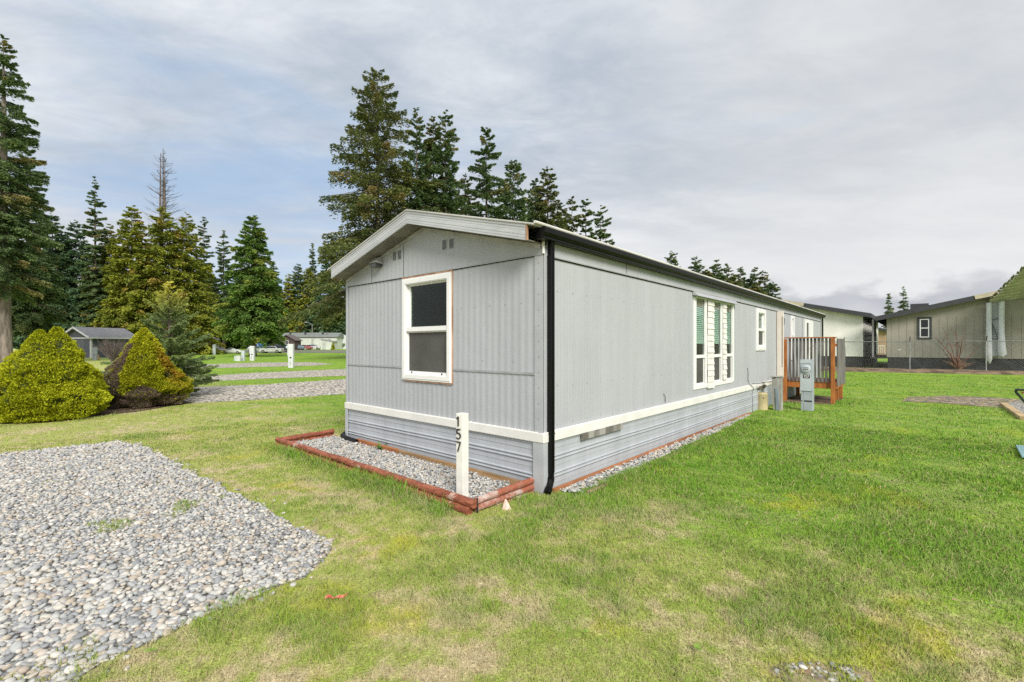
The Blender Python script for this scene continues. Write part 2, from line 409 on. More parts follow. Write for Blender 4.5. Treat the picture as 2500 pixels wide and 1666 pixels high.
def gravel(name, poly, specs, seed, local=False, base=0., keep=None):
    rng = np.random.default_rng(seed); Vs, Fs, Rs = [], [], []; off = 0
    for sp, size, sub, cond, zo in specs:
        x, y = jitter(rng, poly, sp)
        if local: x, y = np.array([to_world(a, b) for a, b in zip(x, y)]).T
        k = cond(x, y); x, y = x[k], y[k]
        s = size*rng.lognormal(0, .19, len(x))
        V, Fc, rr = stones(rng, x, y, np.full(len(x), base)+rng.uniform(0, zo, len(x)), s, sub)
        Vs.append(V); Fs.append(Fc+off); Rs.append(rr); off += len(V)
    return tag(npmesh(name, np.concatenate(Vs), np.concatenate(Fs), SM, None, {'rnd': np.concatenate(Rs)}, True), kind='stuff')
infr = lambda x, y: (x > -1.6*y-.9) & (y > 1.2)
PADo = ragged(PAD, .12, .06, 1)
gravel('gravel', PADo, [(.034, .037, 2, lambda x, y: infr(x, y) & (y < 3.3), .006), (.034, .037, 1, lambda x, y: infr(x, y) & (y >= 3.3) & (y < 5.2), .006),
                       (.038, .041, 1, lambda x, y: infr(x, y) & (y >= 5.2), .006),
                       (.10, .046, 2, lambda x, y: infr(x, y) & (y < 3.6), .018), (.10, .046, 1, lambda x, y: infr(x, y) & (y >= 3.6), .018)], 11)
BED = [(-.86, .16), (-.02, .16), (-.02, 4.2), (-.04, 4.52), (-.86, 4.52)]
# strays that rolled onto the grass along the pad's edge
srng = np.random.default_rng(21); sx_, sy_ = [], []
for i in range(len(PADo)-1):
    (ax, ay), (bx_, by) = PADo[i], PADo[i+1]; L = math.dist((ax, ay), (bx_, by))
    for q in range(srng.poisson(L*8)):
        f = srng.random(); d_ = abs(srng.normal(0, .075)); nx_, ny_ = -(by-ay)/L, (bx_-ax)/L
        sx_.append(ax+(bx_-ax)*f+nx_*d_); sy_.append(ay+(by-ay)*f+ny_*d_)
sx_, sy_ = np.array(sx_), np.array(sy_); kk = infr(sx_, sy_)
V_, F_, R_ = stones(srng, sx_[kk], sy_[kk], np.full(kk.sum(), .000), .032*srng.lognormal(0, .22, kk.sum()), 2)
tag(npmesh('gravel', V_, F_, SM, None, {'rnd': R_}, True), kind='stuff')
gravel('gravel', BED, [(.030, .036, 1, lambda x, y: x > -99, .012), (.07, .042, 1, lambda x, y: x > -99, .03)], 12, True, .03)
STRIP = [(.20, -.30), (.9, -.30), (3, -.29), (5.5, -.24), (7.6, -.12), (7.8, -.05), (.20, -.05)]
gravel('gravel', STRIP, [(.034, .04, 1, lambda x, y: x > -99, .015), (.075, .048, 1, lambda x, y: x > -99, .03)], 13, True, .0)
gravel('gravel', ell(1.49, 2.25, .20, .08), [(.030, .024, 2, lambda x, y: vnoise(x, y, 14, 3) > .42, .004)], 14, False, .002)
sheet('dirt_patch', ragged(ell(1.50, 2.24, .24, .10), .05, .03, 15), .004, dirt)
sheet('gravel_bed', [to_world(*q) for q in BED], .028, gravel_mat('bed_under', STONE, 40))

# ------------------------------------------------------------------ grass blades
def excluded(X, Y, m=0.):
    lx, ly = (X-HX)*cA+(Y-HY)*sA, -(X-HX)*sA+(Y-HY)*cA
    k = (lx > -.02) & (lx < 18.5) & (ly > -.02) & (ly < 4.3)
    k |= (lx > -.97) & (lx < .05) & (ly > .1) & (ly < 4.7)
    k |= (lx > .1) & (lx < 7.8) & (ly > -.27+.03*lx*(lx > 4)) & (ly < 0)
    k |= (lx > 10.9) & (lx < 13.6) & (ly > -1.25) & (ly < 0)
    jx, jy = np.random.default_rng(1).normal(0, .045, (2, len(X))); k |= inpoly(X+jx, Y+jy, PAD) & (vnoise(X, Y, 2.2, 77)*.7+vnoise(X, Y, 6, 78)*.3 < .72)
    for pl in (B1, B2, B3): k |= inpoly(X, Y, pl)
    k |= (((X+10.3)/1.05)**2+((Y-10.25)/.98)**2 < 1) | (((X+9.9)/1.05)**2+((Y-12.3)/1.0)**2 < 1)
    fs_, fr_ = fence_sr(X, Y); k |= fr_ > fence_front(fs_)+.15*vnoise(X, Y, 2, 6)
    k |= inpoly(X, Y, [(11.3, 13.3), (12.3, 14.3), (13.7, 14.7), (14.6, 14.4), (15.2, 13.6), (14.6, 12.75), (13.3, 12.2), (12.3, 12.1)]) & (vnoise(X, Y, 2, 5) < .7)
    k |= inpoly(X, Y, [(13.3, 12.45), (15, 13.6), (18, 12.5), (18, 8), (13, 8), (11.15, 10.0)])
    return k
def blades(rng, X, Y, h, w, lean, seg=2):
    n = len(X); th = rng.uniform(0, 2*np.pi, n); ph = rng.uniform(0, 2*np.pi, n)
    wx, wy = np.cos(th)*w/2, np.sin(th)*w/2
    lx_, ly_ = np.cos(ph)*lean*h, np.sin(ph)*lean*h
    z0 = rise(Y)
    P0 = np.stack([X-wx, Y-wy, z0], 1); P1 = np.stack([X+wx, Y+wy, z0], 1)
    mx, my = X+lx_*.35, Y+ly_*.35; k = .8
    P2 = np.stack([mx+wx*k, my+wy*k, z0+h*.6], 1); P3 = np.stack([mx-wx*k, my-wy*k, z0+h*.6], 1)
    zt = h*np.clip(1-.35*lean, .35, 1)
    P4 = np.stack([X+lx_, Y+ly_, z0+zt], 1)
    V = np.stack([P0, P1, P2, P3, P4], 1).reshape(-1, 3); b = (np.arange(n)*5)[:, None]
    Fc = np.concatenate([b+np.array([[0, 1, 2]]), b+np.array([[0, 2, 3]]), b+np.array([[3, 2, 4]])])
    return V, Fc
def grass_mat():
    m, t, bs = newmat('grass_blade'); nt = m.node_tree
    c, sm, mid = lawn_colour(t); r = t.attr('rnd'); tall = t.attr('tall')
    c = t.mix(t.math('MULTIPLY', tall, .8), c, (.19, .38, .040))
    c = t.mix(t.smooth(r, .86, .93), c, t.mix(t.smooth(r, .93, 1.), (.62, .52, .30), (.45, .33, .17)))
    c = t.mix(t.smooth(r, .0, .12, .6, 0.), c, (.12, .24, .03))
    c = t.mix(1., c, t.ramp(t.math('FRACT', t.math('MULTIPLY', r, 17.)), [(0, .78), (1, 1.2)]), 'MULTIPLY')
    t.put(bs.inputs['Base Color'], c); bs.inputs['Roughness'].default_value = .7; bs.inputs['Specular IOR Level'].default_value = .18
    g = t.n.new('ShaderNodeNewGeometry')
    nn = t.vmath('NORMALIZE', t.vmath('ADD', t.vscale(g.outputs['Normal'], .55), (0, 0, .75)))
    t.put(bs.inputs['Normal'], nn)
    tr = t.n.new('ShaderNodeBsdfTranslucent'); t.put(tr.inputs['Color'], c); t.put(tr.inputs['Normal'], nn)
    ms = t.n.new('ShaderNodeMixShader'); ms.inputs[0].default_value = .25
    nt.links.new(bs.outputs[0], ms.inputs[1]); nt.links.new(tr.outputs[0], ms.inputs[2]); nt.links.new(ms.outputs[0], t.n['Material Output'].inputs[0])
    return m
GM = grass_mat()
rng = np.random.default_rng(3)
def sample(n, r0, r1, p):          # radial density ~ r^-p around the viewpoint, 120 degree fan
    u = rng.random(n); e = 2-p
    r = (r0**e+u*(r1**e-r0**e))**(1/e); a = rng.uniform(R(-60), R(60), n)
    return r*np.sin(a), r*np.cos(a), r
gV, gF, gR, gT = [], [], [], []; off = 0
for n, r0, r1, pw in ((430000, 1.7, 11., 1.25), (300000, 9.0, 34., 1.3)):
    X, Y, rr = sample(n, r0, r1, pw); k = ~excluded(X, Y); X, Y, rr = X[k], Y[k], rr[k]; n = len(X)
    lx, ly = (X-HX)*cA+(Y-HY)*sA, -(X-HX)*sA+(Y-HY)*cA
    edge = np.zeros(n)
    edge = np.maximum(edge, np.exp(-((lx+1.06)/.16)**2)*(ly > .3)*(ly < 4.9)*(.25+vnoise(X, Y, 1.6, 4)))
    edge = np.maximum(edge, np.exp(-((ly+.42)/.14)**2)*(lx > .6)*(lx < 11)*.45)
    edge = np.maximum(edge, np.exp(-(((lx-11.7)/.5)**2+((ly+1.5)/.3)**2))*1.0)
    edge = np.maximum(edge, np.exp(-((X-3.9)/.30)**2-((Y-7.3)/.16)**2)*(rng.random(n) < .35)*1.1)
    for bx0, by0, ra, rb_ in ((-10.3, 10.25, 1.05, .98), (-9.9, 12.3, 1.05, 1.0)):
        q_ = np.sqrt(((X-bx0)/ra)**2+((Y-by0)/rb_)**2); edge = np.maximum(edge, np.exp(-((q_-1.12)/.10)**2)*.55*vnoise(X, Y, 2.5, 12))
    pu = vnoise(X, Y, 1.1, 31)*.45+vnoise(X, Y, 2.9, 32)*.30+vnoise(X, Y, 7.5, 33)*.25
    zone = np.clip((X*.085+(Y-4.5)*.085)+.1, -.2, .5)
    tall = np.clip((pu-.50+zone*.30)*4.5, 0, 1)
    h = .014+.018*rng.random(n)+.052*tall*rng.uniform(.5, 1., n)+.17*edge*rng.uniform(.35, 1, n)
    h *= np.clip(1.12-.030*rr, .55, 1.0)
    gr_ = rng.random(n); lean = np.where(gr_ > .86, rng.uniform(.8, 2.2, n), rng.uniform(.15, 1.2, n))
    V, Fc = blades(rng, X, Y, h, .0034*(rr/3)**.70*rng.uniform(.7, 1.3, n), lean)
    gV.append(V); gF.append(Fc+off); off += len(V); gR.append(np.repeat(gr_, 5)); gT.append(np.repeat(np.clip(tall*.75+edge*.8, 0, 1), 5))
tag(npmesh('grass', np.concatenate(gV), np.concatenate(gF), GM, None, {'rnd': np.concatenate(gR), 'tall': np.concatenate(gT)}), kind='stuff')

# broad-leaved weeds and dry leaves among the grass
wr = np.random.default_rng(17); wv, wf, wc = [], [], []; off = 0
for q in range(50):
    u = wr.random(); r = 2.1+9*u; a = wr.uniform(R(-42), R(48)); x, y = r*math.sin(a), r*math.cos(a)
    if excluded(np.array([x]), np.array([y]))[0]: continue
    dry = wr.random() < .35; n = 1 if dry else wr.integers(5, 10); c = wr.random()
    for k in range(n):
        th = wr.uniform(0, 6.28); L = wr.uniform(.02, .035) if dry else wr.uniform(.016, .040); w_ = L*wr.uniform(.25, .45); z = wr.uniform(.03, .045)
        d = np.array([math.cos(th), math.sin(th), wr.uniform(-.1, .4)])*L; sd = np.array([-math.sin(th), math.cos(th), wr.uniform(-.3, .3)])*w_
        b = np.array([x, y, z]); wv += [b, b+d*.55+sd, b+d, b+d*.55-sd]; wf.append([off, off+1, off+2, off+3]); off += 4; wc += [(.75+.25*c if dry else .5*c)]*4
m, t, bs = newmat('weed_leaves'); t.put(bs.inputs['Base Color'], t.ramp(t.attr('rnd'), [(0, (.17, .28, .03)), (.5, (.27, .40, .06)), (.7, (.30, .30, .14)), (.8, (.22, .12, .06)), (1, (.40, .27, .16))]))
bs.inputs['Roughness'].default_value = .6
tag(npmesh('weeds', np.array(wv), np.array(wf), m, None, {'rnd': np.array(wc)}), kind='stuff')
# ------------------------------------------------------------------ the mobile home
def streaked(name, col, var, rough=.5, amp=.06):
    m, t, bs = newmat(name); P = t.obj()
    a = t.noise(t.vmath('MULTIPLY', P, (1, 1, .35)), 1.4, 5, .6); b = t.noise(t.vmath('MULTIPLY', P, (5, 5, .35)), 1.3, 4, .6)
    f = t.math('ADD', t.math('MULTIPLY', a, .6), t.math('MULTIPLY', b, .4))
    c = t.mix(t.smooth(f, .35, .65), tuple(k*(1-var) for k in col), tuple(k*(1+var) for k in col))
    z = t.sep(P)[2]
    t.put(bs.inputs['Base Color'], c); bs.inputs['Roughness'].default_value = rough; bs.inputs['Specular IOR Level'].default_value = .35
    t.put(bs.inputs['Normal'], t.bump(t.noise(P, 3.2, 3, .5), amp, .5)); return m
SIDING = streaked('grey_siding', (.405, .42, .445), .05, .5, .014)
SKIRTM = streaked('grey_skirting', (.40, .425, .455), .09, .5, .02)
WHITE = M('white_paint', (.74, .73, .70), .45, .05, 3, .001, 80)
VINYL = M('white_vinyl', (.80, .80, .79), .35, .02, 3)
FASCIA = M('pale_fascia', (.46, .475, .49), .45, .08, 2, .002, 30, stretch=(1, 1, 3))
ROOFM = M('roof_coating', (.50, .49, .46), .7, .14, 1.2, .004, 12, fine=(20, .3))
BLACK = M('black_metal', (.004, .004, .0045), .34, .2, 3, .0003, 30, spec=.22)
SOFFIT = M('soffit', (.20, .185, .16), .8, .2, 3)
BARE = M('bare_wood', (.36, .17, .085), .8, .25, 6, .002, 60, col2=(.50, .33, .22), stretch=(1, 1, .3))
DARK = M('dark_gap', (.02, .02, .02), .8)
INTER = M('interior_reflection_tint', (.10, .135, .105), .8, .06, 2)  # green tint of the room walls stands in for reflections in the panes
SCREEN = M('insect_screen', (.085, .085, .078), .6, .12, 2.5, spec=.2)
BLIND = M('blind_slat', (.66, .76, .72), .5, .05, 3)
PINK = M('reflection_pink', (.62, .42, .42), .8, .1, 3)
RUST = M('rusty_galvanised', (.19, .175, .155), .6, .3, 7, .002, 50, col2=(.34, .33, .30), stretch=(1, 1, .3))
CREAM = M('cream_paint', (.74, .67, .60), .5, .05, 3)
SHAKE = M('white_shake', (.72, .70, .66), .6, .08, 6, .002, 60)
def glass(name, tint, base):
    m, t, bs = newmat(name); nt = m.node_tree
    tr = t.n.new('ShaderNodeBsdfTransparent'); tr.inputs[0].default_value = (*tint, 1)
    gl = t.n.new('ShaderNodeBsdfGlossy'); gl.inputs['Roughness'].default_value = .02; gl.inputs['Color'].default_value = (.9, .95, .92, 1)
    g = t.n.new('ShaderNodeNewGeometry'); cs = t.math('ABSOLUTE', t.vmath('DOT_PRODUCT', g.outputs['Normal'], g.outputs['Incoming']))
    f = t.math('ADD', t.math('MULTIPLY', t.math('POWER', t.math('SUBTRACT', 1., cs), 5.), .9), base, clamp=True)
    ms = t.n.new('ShaderNodeMixShader'); t.put(ms.inputs[0], f)
    nt.links.new(tr.outputs[0], ms.inputs[1]); nt.links.new(gl.outputs[0], ms.inputs[2]); nt.links.new(ms.outputs[0], t.n['Material Output'].inputs[0]); return m
GLASS = glass('window_glass', (.82, .89, .85), .02)

home = thing('mobile_home', 'long grey single wide mobile home with ribbed siding, white belt and black gutter', 'mobile home', (HX, HY, 0), HA)
LEN, WID = 18.4, 4.16
def put(mb, wall, u0, u1, v0, v1, d0, d1):       # a box on the end wall (E) or the long wall (S), d = distance out of the wall
    if wall == 'E': mb.box(-d1, -d0, u0, u1, v0, v1)
    else: mb.box(u0, u1, -d1, -d0, v0, v1)
    return mb
def corr(mb, wall, u0, u1, v0, v1, per, amp, d=0, holes=(), n=6):
    us = set(np.arange(u0, u1, per/n).round(4)) | {u0, u1}
    for h in holes: us |= {h[0], h[1]}
    us = sorted(k for k in us if u0 <= k <= u1)
    def P(u, v):
        s = math.cos(2*math.pi*u/per); s = math.copysign(abs(s)**.7, s)
        q = d+amp*(.5+.5*s)*(.55+.45*float(vnoise(u*.7, v, 1, 3)))
        return (-q, u, v) if wall == 'E' else (u, -q, v)
    top = v1 if callable(v1) else (lambda u: v1)
    for a, b in zip(us, us[1:]):
        if b-a < 1e-4: continue
        m = (a+b)/2; sp = [(v0, None)]
        tm = top(m); cuts = sorted((max(h[2], v0), min(h[3], tm)) for h in holes if h[0] <= m <= h[1] and h[2] < tm and h[3] > v0)
        lo = v0; spans = []
        for c0, c1 in cuts: spans.append((lo, c0)); lo = c1
        spans.append((lo, None))
        for s0, s1 in spans:
            ta, tb = (s1, s1) if s1 is not None else (top(a), top(b))
            if min(ta, tb)-s0 < 1e-4: continue
            nz = max(1, int((min(ta, tb)-s0)/.5))
            for k in range(nz):
                z0a, z1a = s0+(ta-s0)*k/nz, s0+(ta-s0)*(k+1)/nz; z0b, z1b = s0+(tb-s0)*k/nz, s0+(tb-s0)*(k+1)/nz
                mb.add([P(a, z0a), P(b, z0b), P(b, z1b), P(a, z1a)], [(0, 1, 2, 3)])
    return mb
def roofline(y): return 2.70+(3.235-2.70)*(1-abs(y-2.08)/2.08)
EWIN = (1.50, 2.545, 1.135, 2.545)
w_ = MB()
corr(w_, 'E', .0, WID, .60, 1.290, .104, .0042, 0, [(1.50, 2.545, 1.135, 2.545)])
corr(w_, 'E', .0, WID, 1.295, 2.60, .104, .0042, .002, [(1.50, 2.545, 1.135, 2.545)])
corr(w_, 'E', .0, WID, 2.592, roofline, .104, .002, .016)
SH = [(4.48, 6.70, .87, 2.49), (8.66, 9.40, 1.52, 2.50), (12.68, 13.06, 1.2, 2.49), (15.1, 15.58, 1.30, 2.41)]
corr(w_, 'S', .0, LEN, .60, 2.70, 0.062, .0018, 0, SH, 4)
w_.box(0, LEN, WID-.02, WID, 0, 2.75).box(LEN-.02, LEN, 0, WID-.02, 0, 2.75)
w_.add([(LEN, 0, 2.75), (LEN, WID, 2.75), (LEN, WID/2, 3.2)], [(0, 1, 2)])
w_.build('wall', SIDING, home, smooth=True)
put(MB(), 'S', .05, LEN, 2.585, 2.73, .004, .018).build('frieze', SIDING, home)
tr = MB()      # thin lap strips and seams
put(tr, 'E', .10, 1.47, 1.283, 1.308, .006, .014); put(tr, 'E', 2.56, WID, 1.280, 1.305, .006, .014)
put(tr, 'E', .0, WID, 2.588, 2.598, .016, .024)
put(tr, 'S', .06, LEN, 2.578, 2.592, .006, .026)
put(tr, 'S', 14.52, 14.60, .66, 2.57, .003, .014)
tr.split('lap_strip', M('lap_strip', (.33, .34, .355), .5, .1), home)
sm_ = MB(); put(sm_, 'E', 2.527, 2.534, 2.60, 3.06, .016, .0195); put(sm_, 'E', 3.368, 3.374, 2.60, 2.86, .016, .0195)
put(sm_, 'S', 1.85, 1.858, 2.60, 2.72, .018, .0195); put(sm_, 'S', 7.2, 7.208, 2.60, 2.72, .018, .0195); put(sm_, 'S', 10.72, 10.75, .66, 2.56, .003, .007)
put(sm_, 'S', .06, LEN, 2.566, 2.5775, .0, .0075); put(sm_, 'E', .11, 1.46, 2.580, 2.5875, .0, .0115); put(sm_, 'E', 2.57, WID-.06, 2.580, 2.5875, .0, .0115)  # dark bars standing for the shaded gap below frieze strip and gable seam
sm_.split('seam_or_shade_line', DARK, home)
ct = MB(); put(ct, 'E', -.005, .105, .655, 2.60, .008, .017); put(ct, 'S', .0, .05, .66, 2.60, .004, .012)
put(ct, 'E', WID-.05, WID+.006, .655, 2.60, .008, .017); put(ct, 'S', LEN-.06, LEN+.005, .66, 2.58, .004, .014)
ct.split('corner_trim', M('corner_trim', (.40, .415, .44), .5, .06, 3), home)
scw = MB(); rs = random.Random(4)
for k in range(11): put(scw, 'E', .045, .053, .8+k*.17, .808+k*.17, .017, .021)
for k in range(12): put(scw, 'E', *(lambda y: (y, y+.007))((.3, .55, .8, 1.05, 1.3, 2.8, 3.1, 3.4, 3.7, .42, .92, 3.25)[k]), *(lambda z: (z, z+.007))(2.08 if k < 9 else 1.42), .007, .011)
for k in range(44): put(scw, 'S', *(lambda y: (y, y+.007))(.25+.31*(k % 14)), *(lambda z: (z, z+.007))((2.22, 1.16, .72, 2.22)[k//14]-.02*rs.random()), .002, .007)
scw.split('siding_screw', M('screw', (.20, .20, .21), .5), home)
# ---- skirting: horizontal ribbed panels
def skirt(wall, u0, u1, z1):
    prof = [(.012, 0), (.012, .07), (.016, .075), (.016, .138), (.029, .144), (.033, .152), (.029, .160), (.016, .166), (.016, .176), (.029, .182), (.033, .190), (.029, .198), (.016, .204),
            (.014, .262), (.018, .266), (.016, .325), (.029, .331), (.033, .340), (.029, .349), (.016, .355), (.016, .365), (.029, .371), (.033, .380), (.029, .389), (.016, .395), (.013, .455), (.018, .459), (.016, .520), (.026, .524), (.026, z1)]
    mb = MB(); n = max(2, int((u1-u0)/.6)); vs = []; fs = []
    for i in range(n+1):
        u = u0+(u1-u0)*i/n
        for d, z in prof:
            dd = d-.012+.004*math.sin(u*2.3+z*5); zz = z+.004*math.sin(u*1.1)
            vs.append((-dd, u, zz) if wall == 'E' else (u, -dd, zz))
    m = len(prof)
    for i in range(n):
        for j in range(m-1): fs.append((i*m+j, (i+1)*m+j, (i+1)*m+j+1, i*m+j+1))
    return mb.add(vs, fs)
skirt('E', .0, WID, .60).build('skirting', SKIRTM, home)
skirt('S', .0, 9.75, .60).build('skirting', SKIRTM, home)
put(put(MB(), 'S', 9.75, 10.75, 0, .6, .0, .022), 'S', 10.8, LEN, 0, .6, -.02, .0).build('skirting', SKIRTM, home)
sc_ = MB(); put(sc_, 'E', -.03, .115, .0, .55, .022, .032); put(sc_, 'S', -.02, .06, .0, .55, .022, .030); put(sc_, 'E', WID-.07, WID+.005, 0, .545, .022, .032)
sc_.split('skirting_corner', M('skirt_corner', (.42, .44, .46), .5, .08, 4), home)
bt = MB(); put(bt, 'E', -.035, WID+.01, .557, .655, .010, .040); put(bt, 'S', -.035, 10.74, .556, .664, .010, .040)
put(bt, 'E', -.03, WID, .549, .557, .012, .03); put(bt, 'S', -.03, 10.7, .548, .556, .012, .03)
bt.split('belt_board', WHITE, home, bevel=.003)
for wl, L0, L1, z0, stp in (('E', .06, 4.12, .655, .052), ('S', .08, 10.7, .664, .062)):   # scalloped strip where the siding ends on the belt
    n = int((L1-L0)/stp); pl_ = [(L0, z0)]+[(L0+(k*.25)*stp, z0+(.004, .009, .010, .008)[k % 4]) for k in range(n*4+1)]+[(L0+n*stp, z0)]
    if wl == 'E': MB().prism(pl_, (-.008, 0, 0), (0, 1, 0), (0, 0, 1), (-.018, 0, 0)).build('belt_flashing', WHITE, home)
    else: MB().prism(pl_, (0, -.008, 0), (1, 0, 0), (0, 0, 1), (0, -.014, 0)).build('belt_flashing', WHITE, home)
# ---- roof, rake and soffit
def slope(mb, x0, x1, za, zb, y0=-.0, y1=2.08, yb=None):
    """band under the roof line on both slopes; za/zb offsets from the line (bottom/top)"""
    zl = lambda y: 2.865+(3.405-2.865)*(1-abs(y-2.08)/2.08)
    for ya, yb in ((y0, 2.08), (4.16-y0, 2.08)):
        mb.hexa([(x0, ya, zl(ya)+za), (x1, ya, zl(ya)+za), (x1, yb, zl(yb)+za), (x0, yb, zl(yb)+za), (x0, ya, zl(ya)+zb), (x1, ya, zl(ya)+zb), (x1, yb, zl(yb)+zb), (x0, yb, zl(yb)+zb)])
    return mb
slope(MB(), -.300, LEN+.25, .0, .022, -.10).build('roof', ROOFM, home, bevel=.006)
fa = MB()
for a, b, x in ((-.028, -.001, .004), (-.060, -.028, .010), (-.070, -.060, .012), (-.108, -.070, .009), (-.118, -.108, .012), (-.140, -.118, .009), (-.150, -.140, .012), (-.165, -.150, .006)):
    slope(fa, -.292+x, -.265, a, b, .005)
fa.build('rake_fascia', FASCIA, home)
fcap = MB(); fcap.box(-.290, -.266, -.012, .0045, 2.70, 2.866); fcap.build('fascia_end', BARE, home)
slope(MB(), -.264, .0, -.160, -.152, .005).build('soffit', SOFFIT, home)
rk = MB()
zl2 = lambda y: 2.70+(3.235-2.70)*(1-abs(y-2.08)/2.08)
for ya, yb in ((.02, 2.08), (4.14, 2.08)):
    rk.hexa([(-.030, ya, zl2(ya)-.05), (-.018, ya, zl2(ya)-.05), (-.018, yb, zl2(yb)-.05), (-.030, yb, zl2(yb)-.05), (-.030, ya, zl2(ya)), (-.018, ya, zl2(ya)), (-.018, yb, zl2(yb)), (-.030, yb, zl2(yb))])
rk.build('rake_trim', M('rake_trim', (.40, .40, .39), .6, .15, 5), home)
er = MB(); er.tube([(-.29, -.115, 2.870), (LEN+.25, -.115, 2.870)], .017, 8)
er.build('roof_edge', M('roof_edge', (.62, .60, .56), .5, .1, 3), home, smooth=True)
GUT = [(0, 2.728), (-.092, 2.728), (-.100, 2.736), (-.100, 2.748), (-.094, 2.754), (-.126, 2.790), (-.132, 2.838), (-.122, 2.846), (0, 2.842)]
g_ = MB().prism([(a-.022, b) for a, b in GUT], (-.16, 0, 0), (0, 1, 0), (0, 0, 1), (LEN+.36, 0, 0))
g_.build('gutter', BLACK, home)
def spout(x, y, out, ztop, zbot, kick):
    mb = MB(); w2, d2 = .030, .022
    mb.box(x-w2, x+w2, y-d2, y+d2, zbot+.20, ztop)
    for q in (-.9, 0, .9): mb.box(x+q*w2-.005, x+q*w2+.005, y-d2-.004, y-d2, zbot+.2, ztop)
    a = [Vector((x, y, zbot+.20)), Vector((x, y, zbot+.14)), Vector((x+kick[0]*.3, y+kick[1]*.3, zbot+.08)), Vector((x+kick[0], y+kick[1], zbot+.02))]
    mb.tube(a, [.034, .036, .037, .037], 10)
    for s in range(7):
        f = s/6; q = a[1].lerp(a[2], f) if f < .5 else a[2].lerp(a[3], f)
        mb.tube([q, q+Vector((kick[0]*.1, kick[1]*.1, -.006))], .041, 10)
    return mb
d1 = spout(.075, -.05, 0, 2.72, .02, (-.10, -.03)); d1.tube([(.075, -.075, 2.735), (.075, -.052, 2.66)], .032, 8)
d1.box(.04, .11, -.08, -.02, .64, .655)
d1.build('downspout', BLACK, home)
d2 = spout(.05, WID+.028, 0, 2.74, .07, (-.12, .0)); d2.tube([(-.06, WID+.02, .12), (-.10, WID-.1, .10), (-.11, WID-.5, .085)], .03, 8)
d2.build('downspout', BLACK, home)
spout(LEN-.02, -.06, 0, 2.72, .1, (.1, 0)).build('downspout', BLACK, home)
br = MB().tube([(-.012, -.012, 2.725), (-.022, -.020, 2.66), (-.018, -.018, 2.60)], [.018, .014, .016], 6); br.build('gutter_scrap', WHITE, home)
# ---- rooms seen through the windows
rm = MB()
rm.add([(.05, .2, .5), (.05, 4.0, .5), (2.2, 4.0, .5), (2.2, .2, .5), (.05, .2, 2.62), (.05, 4.0, 2.62), (2.2, 4.0, 2.62), (2.2, .2, 2.62)], [(0, 1, 2, 3), (7, 6, 5, 4), (1, 5, 6, 2), (2, 6, 7, 3), (3, 7, 4, 0)])
rm.add([(2.3, .06, .5), (18, .06, .5), (18, 2.6, .5), (2.3, 2.6, .5), (2.3, .06, 2.62), (18, .06, 2.62), (18, 2.6, 2.62), (2.3, 2.6, 2.62)], [(0, 1, 2, 3), (7, 6, 5, 4), (1, 5, 6, 2), (2, 6, 7, 3), (3, 7, 4, 0)])
rm.build('interior', INTER, home)
# ---- windows
def window(wall, u0, u1, v0, v1, mid, fw=.085, name='window', casing=True, sash=.035):
    fr = MB()
    for a in ((u0, u0+fw, v0, v1), (u1-fw, u1, v0, v1), (u0+fw, u1-fw, v0, v0+fw), (u0+fw, u1-fw, v1-fw, v1)): put(fr, wall, *a, -.03, .030)
    q = .022
    for a in ((u0+q, u0+fw-.012, v0+q, v1-q), (u1-fw+.012, u1-q, v0+q, v1-q), (u0+fw-.012, u1-fw+.012, v0+q, v0+fw-.012), (u0+fw-.012, u1-fw+.012, v1-fw+.012, v1-q)): put(fr, wall, *a, .030, .038)
    o = fr.build(name, VINYL, home, bevel=.002)
    i0, i1, j0, j1 = u0+fw, u1-fw, v0+fw, v1-fw
    s1 = MB(); put(s1, wall, i0, i1, mid-.03, mid+.03, -.02, .022)
    for a in ((i0, i0+sash, mid+.03, j1), (i1-sash, i1, mid+.03, j1), (i0+sash, i1-sash, j1-.02, j1)): put(s1, wall, *a, -.055, -.028)
    for a in ((i0, i0+sash, j0, mid-.03), (i1-sash*.4, i1, j0, mid-.03), (i0+sash, i1-sash*.4, j0, j0+.035), (i0+sash, i1-sash*.4, mid-.05, mid-.03)): put(s1, wall, *a, -.045, -.012)
    s1.build('sash', VINYL, o)
    put(MB(), wall, i0+sash, i1-sash, mid+.03, j1-.02, -.045, -.041).build('pane', GLASS, o)
    put(MB(), wall, i0+sash, i1-sash*.4, j0+.035, mid-.05, -.030, -.026).build('insect_screen', SCREEN, o)
    return o
ew = window('E', 1.478, 2.556, 1.119, 2.562, 1.838, .09)
cs = MB()
put(cs, 'E', 1.470, 2.562, 2.563, 2.590, .004, .022); put(cs, 'E', 1.466, 1.477, 1.11, 2.590, .004, .020); put(cs, 'E', 1.48, 2.51, 1.098, 1.118, .004, .022)
cs.build('bare_casing', BARE, ew)
wt = MB(); put(wt, 'E', 1.70, 1.72, 1.212, 1.236, -.012, -.006); put(wt, 'E', 2.36, 2.38, 1.212, 1.236, -.012, -.006); wt.split('weep_slot', DARK, ew)
put(MB(), 'E', 1.55, 2.5, 1.2, 1.23, -.9, -.88).build('shelf', CREAM, ew)
lat = MB()
for a in (2.05, 2.25): lat.box(.72, .735, a-.008, a+.008, 2.0, 2.26)
lat.box(.72, .73, 2.05, 2.25, 2.0, 2.006); lat.build('hanger_frame', CREAM, ew)
